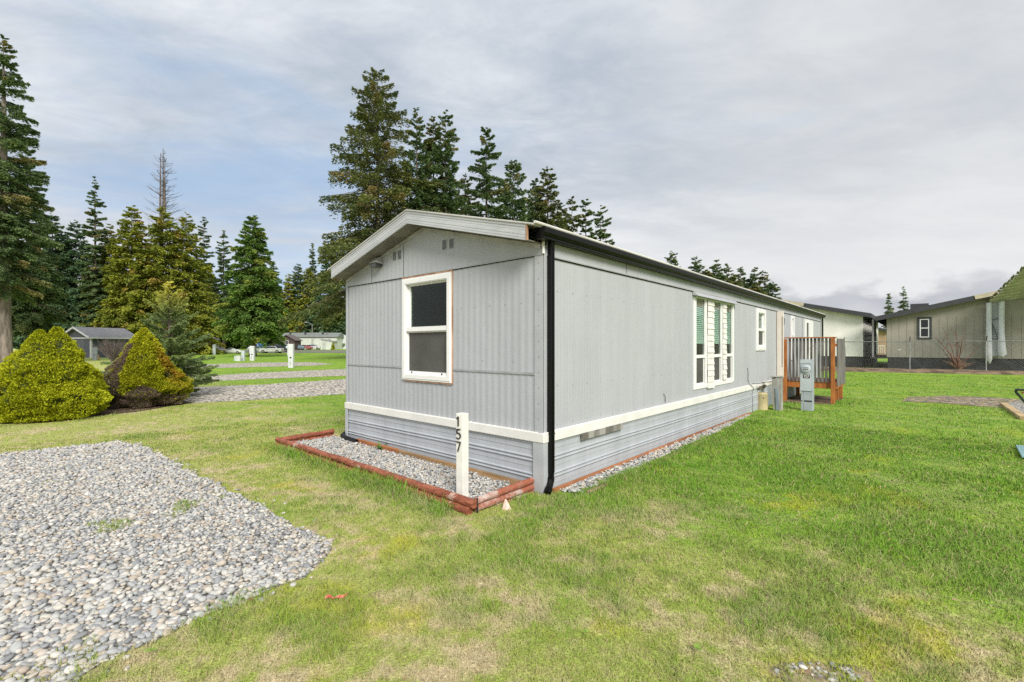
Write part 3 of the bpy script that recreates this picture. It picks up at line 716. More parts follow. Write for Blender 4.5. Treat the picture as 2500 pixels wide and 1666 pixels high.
# triple window with shingled mullions and hood
tw = MB()
for a in ((4.40, 4.51, .81, 2.49), (6.665, 6.76, .83, 2.50), (4.51, 6.665, .81, .885), (4.51, 6.665, 2.475, 2.505)): put(tw, 'S', *a, -.02, .018)
for u0, u1 in ((4.99, 5.07), (5.93, 5.995), (5.43, 5.47), (6.21, 6.245)): put(tw, 'S', u0, u1, .885, 2.475, -.02, .014)
tw = tw.build('triple_window', VINYL, home, bevel=.002)
for u0, u1 in ((4.51, 4.99), (5.47, 5.93), (6.245, 6.665)):
    s = MB(); put(s, 'S', u0, u1, 1.375, 1.435, -.02, .012)
    for a in ((u0, u0+.02, .885, 1.375), (u1-.055, u1-.03, .885, 1.375), (u0+.02, u1-.055, .885, .915)): put(s, 'S', *a, -.018, -.006)
    s.build('sash', VINYL, tw)
    put(MB(), 'S', u0, u1, 1.435, 2.475, -.017, -.014).build('pane', GLASS, tw)
    put(MB(), 'S', u0+.02, u1-.03, .915, 1.375, -.0165, -.0135).build('insect_screen', SCREEN, tw)
    bl = MB()
    for k in range(19):
        z = 1.66+k*.036; c = Vector(((u0+u1)/2+(.06 if u0 < 5 else .03), .040, z)); bl.obox(c, (u1-u0-.10, .036, .003), Matrix.Rotation(R(62), 3, 'X'))
    bl.build('blind', BLIND, tw)
    put(MB(), 'S', u0, u1, 2.33, 2.475, -.036, -.032).build('pink_reflection', PINK, tw)  # pink strip behind the glass paints a reflection at the pane top
rs = random.Random(8)
for (u0, u1, n, z0) in ((5.075, 5.430, 15, .79), (5.998, 6.215, 15, .90)):
    s = MB(); st = (2.49-z0)/n
    for k in range(n):
        z = z0+k*st; w1 = rs.uniform(-.012, .012); tl = rs.uniform(.012, .020)
        s.hexa([(u0+w1, -.022-tl, z), (u1+w1, -.022-tl, z+rs.uniform(-.006, .006)), (u1+w1, -.02, z), (u0+w1, -.02, z), (u0+w1, -.022, z+st*1.02), (u1+w1, -.022, z+st*1.02), (u1+w1, -.02, z+st), (u0+w1, -.02, z+st)])
    s.build('shake_strip', SHAKE, tw)
MB().hexa([(4.35, -.11, 2.492), (6.83, -.11, 2.492), (6.83, -.01, 2.51), (4.35, -.01, 2.51), (4.35, -.03, 2.574), (6.83, -.03, 2.574), (6.83, -.01, 2.574), (4.35, -.01, 2.574)]).build('hood', SIDING, tw)
window('S', 8.60, 9.46, 1.478, 2.533, 2.01, .11)
window('S', 12.65, 13.10, 1.15, 2.54, 1.95, .09)
# ---- rear door and trims by the deck
dr = MB(); put(dr, 'S', 14.92, 15.10, .62, 2.53, .002, .045); put(dr, 'S', 15.58, 15.76, .62, 2.53, .002, .045); put(dr, 'S', 15.10, 15.58, .62, 1.30, .002, .040); put(dr, 'S', 15.10, 15.58, 2.41, 2.53, .002, .040)
dr = dr.build('door', VINYL, home, bevel=.003)
put(MB(), 'S', 15.10, 15.58, 1.30, 2.41, .012, .018).build('pane', SCREEN, dr)
MB().tube([(15.68, -.05, 1.55), (15.68, -.10, 1.55)], .03, 10).build('handle', WHITE, dr)
sd = put(MB(), 'S', 15.95, 16.48, .65, 2.52, .002, .035).build('storm_panel', VINYL, home, bevel=.003)
put(MB(), 'S', 15.95, 16.15, 1.56, 1.60, .035, .07).build('latch', DARK, sd)
fin = put(MB(), 'S', 10.755, 10.80, .70, 2.57, .0, .175).build('trim_board', CREAM, home, bevel=.003)
put(MB(), 'S', 10.751, 10.7545, 1.0, 2.42, .138, .152).build('slot', M('brown_slot', (.10, .055, .035), .7), fin)
sv = MB(); put(sv, 'S', 11.66, 11.78, 2.40, 2.415, .004, .012); sv.beam((11.775, -.008, 2.405), (11.70, -.008, 2.22), .008, .016); sv.build('house_number', DARK, home)
# ---- small fittings
for (a, b), z0 in (((1.433, 1.527), 2.857), ((1.573, 1.667), 2.862), ((2.577, 2.672), 2.862), ((2.703, 2.798), 2.858)):
    v = put(MB(), 'E', a, b, z0, z0+.135, .016, .021).build('gable_vent', SIDING, home)
    l = MB()
    for k in range(11): put(l, 'E', a+.008, b-.008, z0+.008+k*.0112, z0+.0135+k*.0112, .0212, .0235)
    l.build('louvre', DARK, v)
fl = MB().hexa([(-.15, 3.06, 2.86), (-.15, 3.24, 2.86), (-.018, 3.26, 2.84), (-.018, 3.04, 2.84), (-.08, 3.09, 2.945), (-.08, 3.21, 2.945), (-.018, 3.22, 2.96), (-.018, 3.08, 2.96)]).build('flood_light', M('lamp_housing', (.42, .42, .41), .5), home, bevel=.008)
MB().box(-.14, -.03, 3.07, 3.23, 2.80, 2.848).build('lens', M('lamp_lens', (.05, .05, .045), .2), fl)
put(MB(), 'S', .705, 1.697, .478, .560, .026, .046).build('skirting_vent', RUST, home)
put(MB(), 'S', 8.68, 9.42, .515, .590, .041, .048).build('skirting_vent', M('brown_vent', (.13, .105, .08), .8, .3), home)
cb = MB(); wob = lambda pts: [Vector(p) for p in pts]
cb.tube(wob([(7.82, -.012, 1.08), (7.84, -.02, .95), (7.83, -.015, .82), (7.90, -.03, .69), (8.0, -.05, .665)]), .006, 5)
cb.tube(wob([(7.9, -.05, .68), (8.15, -.06, .60), (8.0, -.06, .45), (8.05, -.06, .28), (8.02, -.06, .1), (8.08, -.06, .0)]), .006, 5)
cb.tube(wob([(8.1, -.05, .70), (8.6, -.055, .672), (9.3, -.05, .668), (10.7, -.05, .60)]), .007, 5)
cb.tube(wob([(8.4, -.06, .62), (8.75, -.05, .5), (8.8, -.06, .35), (8.9, -.06, .12)]), .005, 5)
cb.tube(wob([(3.10, -.01, .84), (3.14, -.02, .80), (3.16, -.015, .70)]), .005, 5)
cb.split('cable', M('cable', (.06, .06, .065), .6), home)

# ------------------------------------------------------------------ log-edged bed, boards, address post
def house_thing(*a, **k): return thing(*a, (HX, HY, 0), HA, **k)
m, t_, bs = newmat('stained_log'); v_ = t_.vmath('MULTIPLY', t_.obj(), (3, 3, 14))
c_ = t_.mix(t_.smooth(t_.noise(v_, 2.2, 5, .65), .4, .62), (.22, .060, .030), (.36, .115, .062))
c_ = t_.mix(t_.smooth(t_.noise(t_.obj(), 3.3, 5, .75), .57, .66), c_, (.50, .34, .27))
t_.put(bs.inputs['Base Color'], c_); bs.inputs['Roughness'].default_value = .6; t_.put(bs.inputs['Normal'], t_.bump(t_.noise(v_, 6, 4), .025, .8)); LOG = m
m, t_, bs = newmat('worn_log')
c_ = t_.mix(t_.smooth(t_.noise(t_.obj(), 3.0, 5, .75), .46, .66), (.30, .095, .052), (.50, .40, .36))
t_.put(bs.inputs['Base Color'], c_); bs.inputs['Roughness'].default_value = .7; t_.put(bs.inputs['Normal'], t_.bump(t_.noise(t_.obj(), 18, 4), .02, .8)); WORN = m
bd = house_thing('log_border', 'low bed border of stacked red stained landscape logs along the end wall', 'log border')
def log(a, b, r, mat, seed):
    rr = random.Random(seed); a, b = Vector(a), Vector(b); n = 9
    pts = [a.lerp(b, i/n)+Vector((0, 0, rr.uniform(-.004, .004))) for i in range(n+1)]
    MB().tube(pts, [r*rr.uniform(.95, 1.04) for _ in pts], 12).build('log', mat, bd, smooth=True, bevel=.004)
log((-.93, .10, .105), (-.92, 2.45, .107), .043, LOG, 1); log((-.92, 2.46, .107), (-.925, 4.66, .100), .042, LOG, 2)
log((-.955, .14, .032), (-.95, 2.2, .03), .041, LOG, 3); log((-.95, 2.21, .03), (-.95, 4.66, .025), .041, LOG, 4)
log((-.875, 4.60, .098), (.0, 4.62, .110), .040, LOG, 5); log((-.875, 4.61, .02), (.0, 4.62, .03), .040, LOG, 6)
log((-.875, .150, .107), (-.03, .130, .128), .036, WORN, 7); log((-.875, .150, .037), (-.03, .130, .056), .036, WORN, 8); log((-.6, .150, -.02), (-.03, .130, -.012), .036, WORN, 9)
st_ = MB().tube([(-.888, .105, .15), (-.895, .098, .10), (-.89, .10, .01)], .008, 5); st_.build('strap', DARK, bd)
ob = house_thing('edging_board', 'orange brown board standing against the end skirting inside the log bed', 'edging board')
BROWN = M('orange_board', (.34, .125, .045), .7, .25, 3, .003, 40, col2=(.42, .17, .07), stretch=(.4, .4, 4))
TANW = M('tan_board', (.32, .19, .085), .75, .25, 3, .003, 40, col2=(.40, .25, .12), stretch=(.4, .4, 4))
MB().box(-.075, -.038, .21, 2.58, -.02, .100).build('plank', TANW, ob, bevel=.004); MB().box(-.078, -.038, 2.60, 3.74, -.02, .108).build('plank', BROWN, ob, bevel=.004)
sb_ = house_thing('edging_board', 'long orange board at the foot of the long wall above the gravel strip', 'edging board')
for x0, x1, dz in ((.10, 2.40, 0), (2.41, 4.85, .004), (4.86, 7.85, -.004)): MB().box(x0, x1, -.078, -.040, -.03, .044+dz).build('plank', BROWN, sb_, bevel=.003)
te = house_thing('timber_edging', 'half buried weathered timber edging between the gravel strip and the lawn', 'timber edging')
OLDW = M('weathered_timber', (.27, .17, .11), .85, .3, 4, .004, 30, col2=(.40, .29, .20), stretch=(.4, 3, 3))
for x0, x1, z in ((.32, .98, .030), (1.0, 2.55, .020), (2.57, 4.6, .030), (4.62, 6.4, .012)): MB().box(x0, x1, -.385, -.345, -.03, z).build('plank', OLDW, te, bevel=.004)
POSTW = M('white_post_paint', (.76, .75, .70), .55, .06, 6, .001, 50)
pc = to_local(-.515, 4.765)
ap = thing('address_post', 'square white wooden post carrying the black number 157 in the log bed', 'post', (-.515, 4.79, 0), HA+R(6))
MB().box(-.046, .046, -.046, .046, 0, .905).build('post', POSTW, ap, bevel=.004)
def stroke(mb, pts, z0, s, y0=0., th=.010, d=.012, x=-.046):
    """digit strokes on the -x face; 2-D points with a running left to right, b up"""
    for a, b in zip(pts, pts[1:]): mb.beam((x-d/2-.001, y0-a[0]*s, z0+a[1]*s), (x-d/2-.001, y0-b[0]*s, z0+b[1]*s), th, d, up=(-1, 0, 0))
    return mb
arc = lambda cx, cy, rx, ry, a0, a1, n=10: [(cx+rx*math.cos(R(a0+(a1-a0)*k/n)), cy+ry*math.sin(R(a0+(a1-a0)*k/n))) for k in range(n+1)]
D1 = [(.10, .78), (.30, 1.0), (.30, 0)]; D5 = [(.58, 1.0), (.14, 1.0), (.10, .58)]+arc(.30, .31, .30, .31, 130, -140); D7 = [(.05, 1.0), (.60, 1.0), (.24, 0)]
for dg, z in ((D1, .775), (D5, .645), (D7, .515)): stroke(MB(), dg, z, .098, .040).build('digit', DARK, ap)
MB().tube([(-.075, .04, .07), (-.075, .0, .05), (-.07, -.05, .035)], .010, 6).build('strap', DARK, ap)

# ------------------------------------------------------------------ deck
dk = house_thing('deck', 'small raised orange stained wooden deck with grey balusters beside the long wall', 'deck')
m, t_, bs = newmat('stained_deck'); v_ = t_.vmath('MULTIPLY', t_.obj(), (8, 8, 1.2))
c_ = t_.mix(t_.smooth(t_.noise(v_, 2., 5, .6), .35, .65), (.29, .088, .018), (.44, .160, .036)); t_.put(bs.inputs['Base Color'], c_); bs.inputs['Roughness'].default_value = .6; STAIN = m
REDD = M('red_stain', (.21, .060, .030), .7, .25, 5)
GREYW = M('weathered_grey_wood', (.105, .098, .092), .85, .3, 3, .003, 30, col2=(.21, .20, .185), stretch=(6, 6, .6))
DX0, DX1, DY, DZ = 11.40, 13.20, -1.32, .60
fl = MB()
for k in range(10): fl.box(DX0+.04, DX1-.04, -.14-k*.118, -.03-k*.118, DZ-.03, DZ)
fl.build('floor', REDD, dk)
fr = MB(); fr.box(DX0, DX0+.04, DY, -.02, DZ-.19, DZ-.005); fr.box(DX0+.04, DX1, DY, DY+.04, DZ-.19, DZ-.005); fr.box(DX1-.04, DX1, DY+.04, -.02, DZ-.19, DZ-.032)
fr.build('frame', STAIN, dk, bevel=.004)
for x, y, z1 in ((DX0-.045, DY+.07, 1.815), (DX0-.045, -.10, 1.79), (DX1-.1, DY+.08, DZ-.19), (DX1-.1, -.12, DZ-.19), (12.3, DY+.09, DZ-.19)):
    MB().box(x-.045, x+.045, y-.045, y+.045, 0, z1).build('post', STAIN, dk, bevel=.004)
MB().box(DX0-.095, DX0+.05, DY-.01, -.02, 1.815, 1.845).build('top_rail', STAIN, dk, bevel=.004)
for k in range(12): MB().box(DX0-.022, DX0-.002, -.215-k*.088-.028, -.215-k*.088+.028, DZ-.02, 1.812).build('baluster', GREYW, dk)
sp = MB(); nb = 17
for k in range(nb):
    x = DX0+.03+k*(DX1-DX0-.04)/nb; z1 = 1.80 if x < 12.75 else 1.80-(x-12.75)*.75
    sp.box(x, x+(DX1-DX0-.04)/nb-.008, DY-.03, DY-.008, DZ-.12, z1)
sp.build('side_panel', GREYW, dk)
MB().beam((DX0, DY+.02, 1.62), (DX1-.1, DY+.02, 1.62), .04, .08).build('side_rail', STAIN, dk)
# ------------------------------------------------------------------ utility things by the deck
GREYP = M('grey_enamel', (.36, .40, .44), .4, .07, 3, .001, 60)
GREYE = M('pale_grey_enamel', (.46, .50, .53), .4, .06, 3)
mp = thing('meter_pedestal', 'grey metal electric meter pedestal with round meter and black 157 plate by the deck', 'meter pedestal', (7.30, 11.42, 0), HA)
MB().box(-.11, .11, -.135, .125, .478, 1.262).build('cabinet', GREYP, mp, bevel=.006)
lo = MB(); lo.box(-.10, .11, -.135, .055, 0, .476); lo.box(-.10, .11, .058, .112, 0, .476); lo.split('base', GREYP, mp, bevel=.004)
MB().box(-.118, -.110, -.105, .125, 1.17, 1.245).box(-.118, -.11, -.105, .125, .49, .93).split('cover', GREYE, mp, bevel=.003)
mt = MB().tube([(-.11, .0, 1.035), (-.150, .0, 1.035), (-.158, .0, 1.035)], [.098, .098, .088], 24).build('meter', GREYE, mp, smooth=True)
fc_ = MB().box(-.1615, -.158, -.055, .055, 1.055, 1.07); [fc_.box(-.1615, -.158, y-.014, y+.014, 1.008, 1.036) for y in (-.04, 0, .04)]; fc_.build('dial', M('dial', (.13, .14, .15), .5), mt)
pl = MB().box(-.1225, -.118, -.078, .062, .805, .895).build('number_plate', DARK, mp)
dg = MB()
for d_, y in ((D1, .050), (D5, .018), (D7, -.020)): stroke(dg, d_, .818, .062, y, .011, .003, -.1228)
dg.build('digits', WHITE, pl)
bn = MB().box(-.1045, -.10, -.12, .04, .225, .258).box(-.1045, -.10, .075, .105, .235, .25); bn.split('strap', DARK, mp)
op = thing('utility_post', 'weathered grey utility box post with lipped top between tan pipe and meter', 'utility post', (6.62, 11.45, 0), HA)
op.rotation_euler = (R(-3), R(2), HA)
GW = M('weathered_plastic', (.30, .295, .27), .8, .18, 5, .003, 40, col2=(.40, .39, .36), stretch=(1, 1, .4))
MB().hexa([(-.09, -.075, -.03), (.09, -.075, -.03), (.09, .105, -.03), (-.09, .105, -.03), (-.10, -.11, .83), (.10, -.11, .83), (.10, .10, .83), (-.10, .10, .83)]).build('post', GW, op, bevel=.006)
MB().box(-.12, .11, -.135, .125, .815, .85).build('cap', GW, op, bevel=.008)
MB().box(-.115, -.092, -.03, .035, 0, .56).build('channel', M('blue_grey', (.22, .27, .32), .6, .2, 6, stretch=(1, 1, .3)), op, bevel=.004)
MB().box(-.125, -.11, .0, .06, .80, .822).build('latch', DARK, op)
tp = thing('pipe_stub', 'short tan plastic pipe stub with domed lid beside the long wall skirting', 'pipe', (6.28, 11.62, 0), 0)
TANP = M('tan_plastic', (.46, .39, .22), .55, .1, 3, .001, 40)
MB().tube([(0, 0, 0), (0, 0, .36), (0, 0, .375), (0, 0, .40), (0, 0, .425), (0, 0, .432)], [.148, .138, .145, .145, .125, .08], 28).build('body', TANP, tp, smooth=True)
MB().tube([(-.02, -.140, .30), (-.02, -.150, .30)], .012, 10).build('hole', DARK, tp)
ps = thing('plastic_scrap', 'small crumpled pinkish white plastic scrap standing in grass by the log corner', 'litter', (-.055, 4.52, 0))
MB().add([(-.045, 0, .0), (.0, -.02, .0), (.05, .01, .0), (.0, .03, .0), (-.012, .0, .105), (.004, .012, .09)], [(0, 1, 4), (1, 2, 4), (2, 5, 4), (2, 3, 5), (3, 0, 4, 5)]).build('scrap', M('pink_plastic', (.72, .55, .48), .5, .15, 20), ps)
tpn = MB(); rr = random.Random(2); pr = None; vs = []
for k in range(9):
    x = -.062+k*.0155; y = .010*math.sin(k*.9)+k*.004; z = .018+.007*math.sin(k*1.7)
    vs += [(x, y-.010, z-.003), (x, y+.010, z+.006*math.cos(k))]
tpn.add(vs, [(2*i, 2*i+2, 2*i+3, 2*i+1) for i in range(8)])
tl_ = tpn.build('flagging_tape', M('red_tape', (.62, .06, .045), .5, .3, 30, col2=(.75, .32, .22)))
tl_.location = (-1.10, 2.87, .02); sd_ = tl_.modifiers.new('s', 'SOLIDIFY'); sd_.thickness = .002
tag(tl_, 'crumpled strip of red plastic tape lying on the front lawn', 'litter')
wd = thing('weed', 'small green dandelion weed growing on the gravel against the bed board', 'weed', (*to_world(-.10, 2.98), .03))
lf = MB(); rr = random.Random(6)
for k in range(16):
    a = rr.uniform(0, 6.28); L = rr.uniform(.06, .13); up = rr.uniform(.5, 1.3); c, s_ = math.cos(a), math.sin(a)
    mid = Vector((c*L*.6, s_*L*.6, L*up*.8)); tip = Vector((c*L*1.2, s_*L*1.2, L*up*.75)); sd = Vector((-s_, c, 0))*.016
    lf.add([(0, 0, 0), mid+sd, tip, mid-sd], [(0, 1, 2, 3)])
lf.build('leaf', M('weed_leaf', (.10, .19, .03), .6, .2, 20), wd)
# ---- things at the right edge
te2 = thing('timber_edging', 'pale tan timber edging board beside the dirt patch and mower', 'timber edging', (13.2, 12.4, 0))
MB().beam((0, 0, .03), (-2.15, -2.45, .03), .14, .09).build('plank', M('pale_timber', (.44, .32, .17), .8, .2, 3, .003, 30), te2, bevel=.005)
pb = MB().hexa([(7.87, 7.21, .03), (7.17, 6.49, .03), (7.60, 6.25, .03), (8.3, 6.95, .03), (7.87, 7.21, .055), (7.17, 6.49, .055), (7.60, 6.25, .055), (8.3, 6.95, .055)]).build('painted_board', M('teal_paint', (.20, .36, .38), .5, .1, 4), None, bevel=.003)
tag(pb, 'pale teal painted board lying on the grass at the right edge', 'board')
mw = thing('lawn_mower', 'push lawn mower with folding black tube handle at the right edge', 'lawn mower', (8.22, 6.90, 0), 0)
HM = M('handle_steel', (.035, .04, .05), .35, .1, 4)
for y in (-.16, -.56):
    MB().tube([(-.22, y, .22), (-.55, y, .58), (-.86, y, .93)], .017, 8).build('handle_rail', HM, mw, smooth=True)
MB().tube([(-.86, -.16, .93), (-.885, -.19, .965), (-.885, -.36, .972), (-.885, -.53, .965), (-.86, -.56, .93)], .018, 8).build('handle_bar', HM, mw, smooth=True)
MB().tube([(-.80, -.19, .905), (-.835, -.22, .93), (-.835, -.5, .93), (-.80, -.53, .905)], .008, 6).build('lever', M('red_lever', (.45, .05, .03), .4), mw)
MB().tube([(-.60, -.185, .63), (-.60, -.13, .63)], .028, 8).build('knob', DARK, mw)
MB().hexa([(-.30, -.65, .08), (.45, -.65, .08), (.45, -.08, .08), (-.30, -.08, .08), (-.18, -.57, .22), (.36, -.57, .22), (.36, -.16, .22), (-.18, -.16, .22)]).build('mower_deck', M('mower_deck', (.06, .07, .08), .4), mw, bevel=.03)
MB().tube([(.1, -.36, .22), (.1, -.36, .36), (.1, -.36, .40)], [.14, .14, .09], 16).build('engine', DARK, mw)
for x, y in ((-.27, -.67), (-.27, -.06), (.40, -.67), (.40, -.06)): MB().tube([(x, y-.025, .10), (x, y+.025, .10)], .10, 18).build('wheel', DARK, mw)

# ------------------------------------------------------------------ chain link fence, d-aligned, with barbed wire
FA = math.atan2(-.664, .748)
GALV = M('galvanised_steel', (.34, .35, .35), .45, .12, 4, metal=.6)
cf = thing('chain_link_fence', 'galvanised chain link fence with angled barbed wire arms behind the deck', 'fence', (FX, FY, 0), FA)
S0, S1, ZT = -18., 19., 1.86
for k in range(-5, 6):
    s = 3.33+3.355*(k-1); po = MB().tube([(s, 0, 0), (s, 0, ZT+.02)], .032, 8).build('post', GALV, cf, smooth=True)
    MB().tube([(s, 0, ZT), (s+.02, -.24, ZT+.30)], .022, 6).build('arm', DARK, po)
MB().tube([(S0, 0, ZT), (S1, 0, ZT)], .024, 8).build('top_rail', GALV, cf, smooth=True)
bw = MB()
for q in (.4, .7, 1.): bw.tube([(S0, -.24*q, ZT+.30*q), (S1, -.24*q, ZT+.30*q)], .005, 4)
bw.build('barbed_wire', GALV, cf)
wires = MB(); pit = .105; z0 = .06; hh = ZT-z0
for k in range(int((S1-S0+hh)/pit)):
    for sg in (1, -1):
        b0 = S0+k*pit-(hh if sg > 0 else 0); a = [b0, z0]; b = [b0+hh, ZT] if sg > 0 else [b0-hh, ZT]
        if sg < 0: a[0] += 0
        for e in (a, b):
            lim = min(max(e[0], S0), S1)
            if lim != e[0]:
                e[1] += (lim-e[0])*sg; e[0] = lim
        if a[1] >= b[1]-.02 or abs(a[0]-b[0]) < .02: continue
        wires.tube([(a[0], .004*sg, a[1]), (b[0], .004*sg, b[1])], .0032, 3, cap=False)
wires.build('wire_mesh', GALV, cf)

# ------------------------------------------------------------------ neighbours behind the fence
CREAMW = M('cream_stucco', (.86, .845, .79), .8, .05, 1.2, .002, 20)
TAUPE = M('taupe_siding', (.355, .33, .275), .75, .06, 1.5, .002, 20)
CHAR = M('charcoal_trim', (.045, .046, .052), .6, .1, 3)
ROOFD = M('dark_shingle', (.060, .058, .056), .9, .25, 4, .004, 20)
SKIRTD = M('dark_skirting', (.030, .031, .032), .8, .2, 3)
CRMF = M('cream_fascia', (.50, .44, .32), .6, .08, 3)
def gabled(root, y0, y1, ze, zp, dep, wall, zb=.8, over=.5, trim=CHAR, fas=.30, name='wall'):
    """gable end on x = 0 towards the viewer, from y0 (right) to y1 (left)"""
    ym = (y0+y1)/2
    b = MB().prism([(y0, zb), (y1, zb), (y1, ze), (ym, zp), (y0, ze)], (0, 0, 0), (0, 1, 0), (0, 0, 1), (dep, 0, 0)); b.build('wall', wall, root)
    MB().box(.05, dep-.05, y0+.05, y1-.05, 0, zb).build('skirting', SKIRTD, root)
    k = (zp-ze)/(ym-y0); r = MB(); f = MB()
    for sg, ya in ((-1, y0), (1, y1)):
        yo = ya+sg*over; zo = ze-k*over
        p = [(yo, zo+.02), (ym, zp+.02), (ym, zp+.14), (yo, zo+.14)]
        r.add([(x, a, c) for x in (-over, dep+over) for a, c in p], [(0, 1, 2, 3), (7, 6, 5, 4), (0, 4, 5, 1), (1, 5, 6, 2), (2, 6, 7, 3), (3, 7, 4, 0)])
        q = [(yo, zo-fas+.12), (ym, zp-fas+.12), (ym, zp+.12), (yo, zo+.12)]
        f.add([(x, a, c) for x in (-over-.04, -over-.005) for a, c in q], [(0, 1, 2, 3), (7, 6, 5, 4), (0, 4, 5, 1), (1, 5, 6, 2), (2, 6, 7, 3), (3, 7, 4, 0)])
        f.box(-over-.04, dep+over, yo-.03 if sg < 0 else yo, yo if sg < 0 else yo+.03, zo-fas+.12, zo+.12)
    r.build('roof', ROOFD, root); f.build('fascia', trim, root); return k
wb = thing('white_house', 'cream white manufactured home with dark roof edge behind the fence', 'house', (25.66, 33.74, 0), HA)
gabled(wb, 0, 10.2, 3.90, 5.12, 16, CREAMW, over=.5)
MB().beam((-.56, 5.08, 5.12), (-.56, 3.62, 4.77), .03, .25).build('fascia_patch', CRMF, wb)
vp = MB().tube([(-.10, 3.35, 4.0), (-.10, 3.35, 4.55)], .10, 10); vp.tube([(-.10, 3.35, 4.5), (-.10, 3.35, 4.65)], .17, 10); vp.build('vent_pipe', VINYL, wb)
dv = MB(); [dv.box(-.012, -.003, y-.006, y+.006, .85, 3.7) for y in (2.4, 4.8, 7.2)]; dv.build('seam_or_shade_line', M('seam_tan', (.42, .42, .37), .8), wb)
tb = thing('taupe_house', 'taupe manufactured home with black framed window and dark fascia behind the fence', 'house', (26.04, 32.07, 0), HA)
gabled(tb, -12, 0, 3.62, 4.98, 15, TAUPE, over=.55)
dv = MB(); [dv.box(-.010, -.003, -12+k*.405-.004, -12+k*.405+.004, .82, 3.5) for k in range(1, 30)]; dv.build('panel_groove', M('groove', (.27, .255, .215), .8), tb)
wf = MB()
for a in ((-2.32, -2.20, 2.02, 3.50), (-1.72, -1.60, 2.02, 3.50), (-2.20, -1.72, 2.02, 2.14), (-2.20, -1.72, 3.38, 3.50)): wf.box(-.05, -.0, *a)
wf = wf.build('window', CHAR, tb)
sx = MB()
for a in ((-2.20, -2.14, 2.14, 3.38), (-1.78, -1.72, 2.14, 3.38), (-2.14, -1.78, 2.14, 2.20), (-2.14, -1.78, 3.32, 3.38), (-2.14, -1.78, 2.74, 2.80)): sx.box(-.035, .0, *a)
sx.build('sash', VINYL, wf); MB().box(-.012, -.004, -2.14, -1.78, 2.20, 3.32).build('pane', M('dark_pane', (.012, .014, .014), .08), wf)
MB().beam((-.61, -4.3, 4.60), (-.61, -5.95, 4.97), .03, .25).build('fascia_patch', CRMF, tb)
MB().box(3, 3.9, -2.2, -1.2, 4.2, 4.62).build('roof_vent', CHAR, tb)
ns = MB(); ns.box(-.012, -.004, -.75, -.60, 1.28, 1.34); ns.box(-.012, -.004, -7.9, -7.7, 1.6, 1.65); ns.build('label_plate', VINYL, tb)
pw = M('brown_porch', (.040, .030, .024), .8, .2, 3)
pch = MB().box(.9, 9, .02, .06, .8, 3.5); pch.box(.0, 9, .04, .9, .70, .80); pch.build('porch', pw, tb)
for x in (.35, 1.5, 2.6): MB().box(x-.05, x+.05, .72, .82, .8, 3.45).build('porch_post', M('porch_post', (.30, .30, .29), .6) if x == .35 else pw, tb)
fh = thing('far_house', 'small tan house with white porch railing seen in the gap between the two homes', 'house', (48.6, 60.0, 0), HA)
gabled(fh, 0, 9, 3.6, 5.0, 10, M('tan_siding', (.42, .29, .17), .8, .1, 2), zb=.5, over=.4, trim=CHAR)
rl = MB(); rl.box(-1.6, -1.55, .0, 4, 1.55, 1.62)
for k in range(21): rl.box(-1.6, -1.55, k*.2, k*.2+.05, .6, 1.55)
rl.build('railing', WHITE, fh); MB().box(-1.65, 0, 0, 4, .3, .6).build('porch', OLDW, fh)
# carport awning on the right
cp = thing('carport', 'mossy green corrugated metal carport awning with white plastic wrapped posts at right edge', 'carport', (29.5, 28.57, 0))
p1 = Vector((0, 0, 4.25)); ea = Vector((27.35, 24.5, 5.85))-Vector((29.5, 28.57, 4.25)); eb = Vector((.748, -.664, .155))*8; nrm = ea.cross(eb).normalized()
if nrm.z < 0: nrm = -nrm
cg = MB(); n = 10; vs = []
for k in range(n*4+1):
    a = k/(n*4); hh_ = .10*(1 if (k % 4) in (1, 2) else 0)
    for b in (0, 1): vs.append(p1+ea*a+eb*b+nrm*hh_)
cg.add(vs, [(2*i, 2*i+1, 2*i+3, 2*i+2) for i in range(n*4)])
m, t_, bs = newmat('mossy_green_metal'); v_ = t_.obj()
c_ = t_.mix(t_.smooth(t_.noise(v_, 1.6, 5, .65), .4, .62), (.42, .405, .36), (.57, .55, .49)); c_ = t_.mix(t_.smooth(t_.noise(v_, 5, 4, .7), .60, .72), c_, (.22, .20, .09))
t_.put(bs.inputs['Base Color'], c_); bs.inputs['Roughness'].default_value = .6
aw = cg.build('awning', m, cp); sd_ = aw.modifiers.new('s', 'SOLIDIFY'); sd_.thickness = .03
ms_ = MB(); rr = random.Random(9)
for k in range(60):
    a = rr.random(); q = p1+ea*a+nrm*rr.uniform(0, .07)-Vector((.748, -.664, 0))*.03
    ms_.tube([q, q+Vector((0, 0, rr.uniform(.03, .09))), q+Vector((.02, .01, rr.uniform(.1, .13)))], [rr.uniform(.03, .06), rr.uniform(.03, .06), .015], 6)
ms_.build('moss', M('moss', (.10, .095, .025), .95, .4, 8, .01, 40, col2=(.22, .21, .08)), cp)
PLW = M('white_plastic_wrap', (.66, .68, .71), .35, .06, 4, .01, 6)
MB().tube([(-.02, -.05, 4.25), (-.02, -.05, 2.5), (-.05, -.05, 1.2), (-.02, -.05, .75), (.03, -.05, .50)], [.13, .14, .17, .15, .03], 10).build('post', PLW, cp, smooth=True)
MB().tube([(.40, -.4, 4.3), (.38, -.4, 2.4), (.40, -.4, 1.5), (.44, -.4, 1.1), (.36, -.4, .92)], [.14, .14, .18, .20, .10], 10).build('post', PLW, cp, smooth=True)
MB().add([(.0, .0, 4.2), (.40, -.36, 4.3), (.40, -.36, 1.0), (.0, .0, .9)], [(0, 1, 2, 3)]).build('recess_shade', M('grey_recess_shade', (.33, .35, .36), .5, .12, 2), cp)  # flat grey sheet painted as the shaded recess between the posts
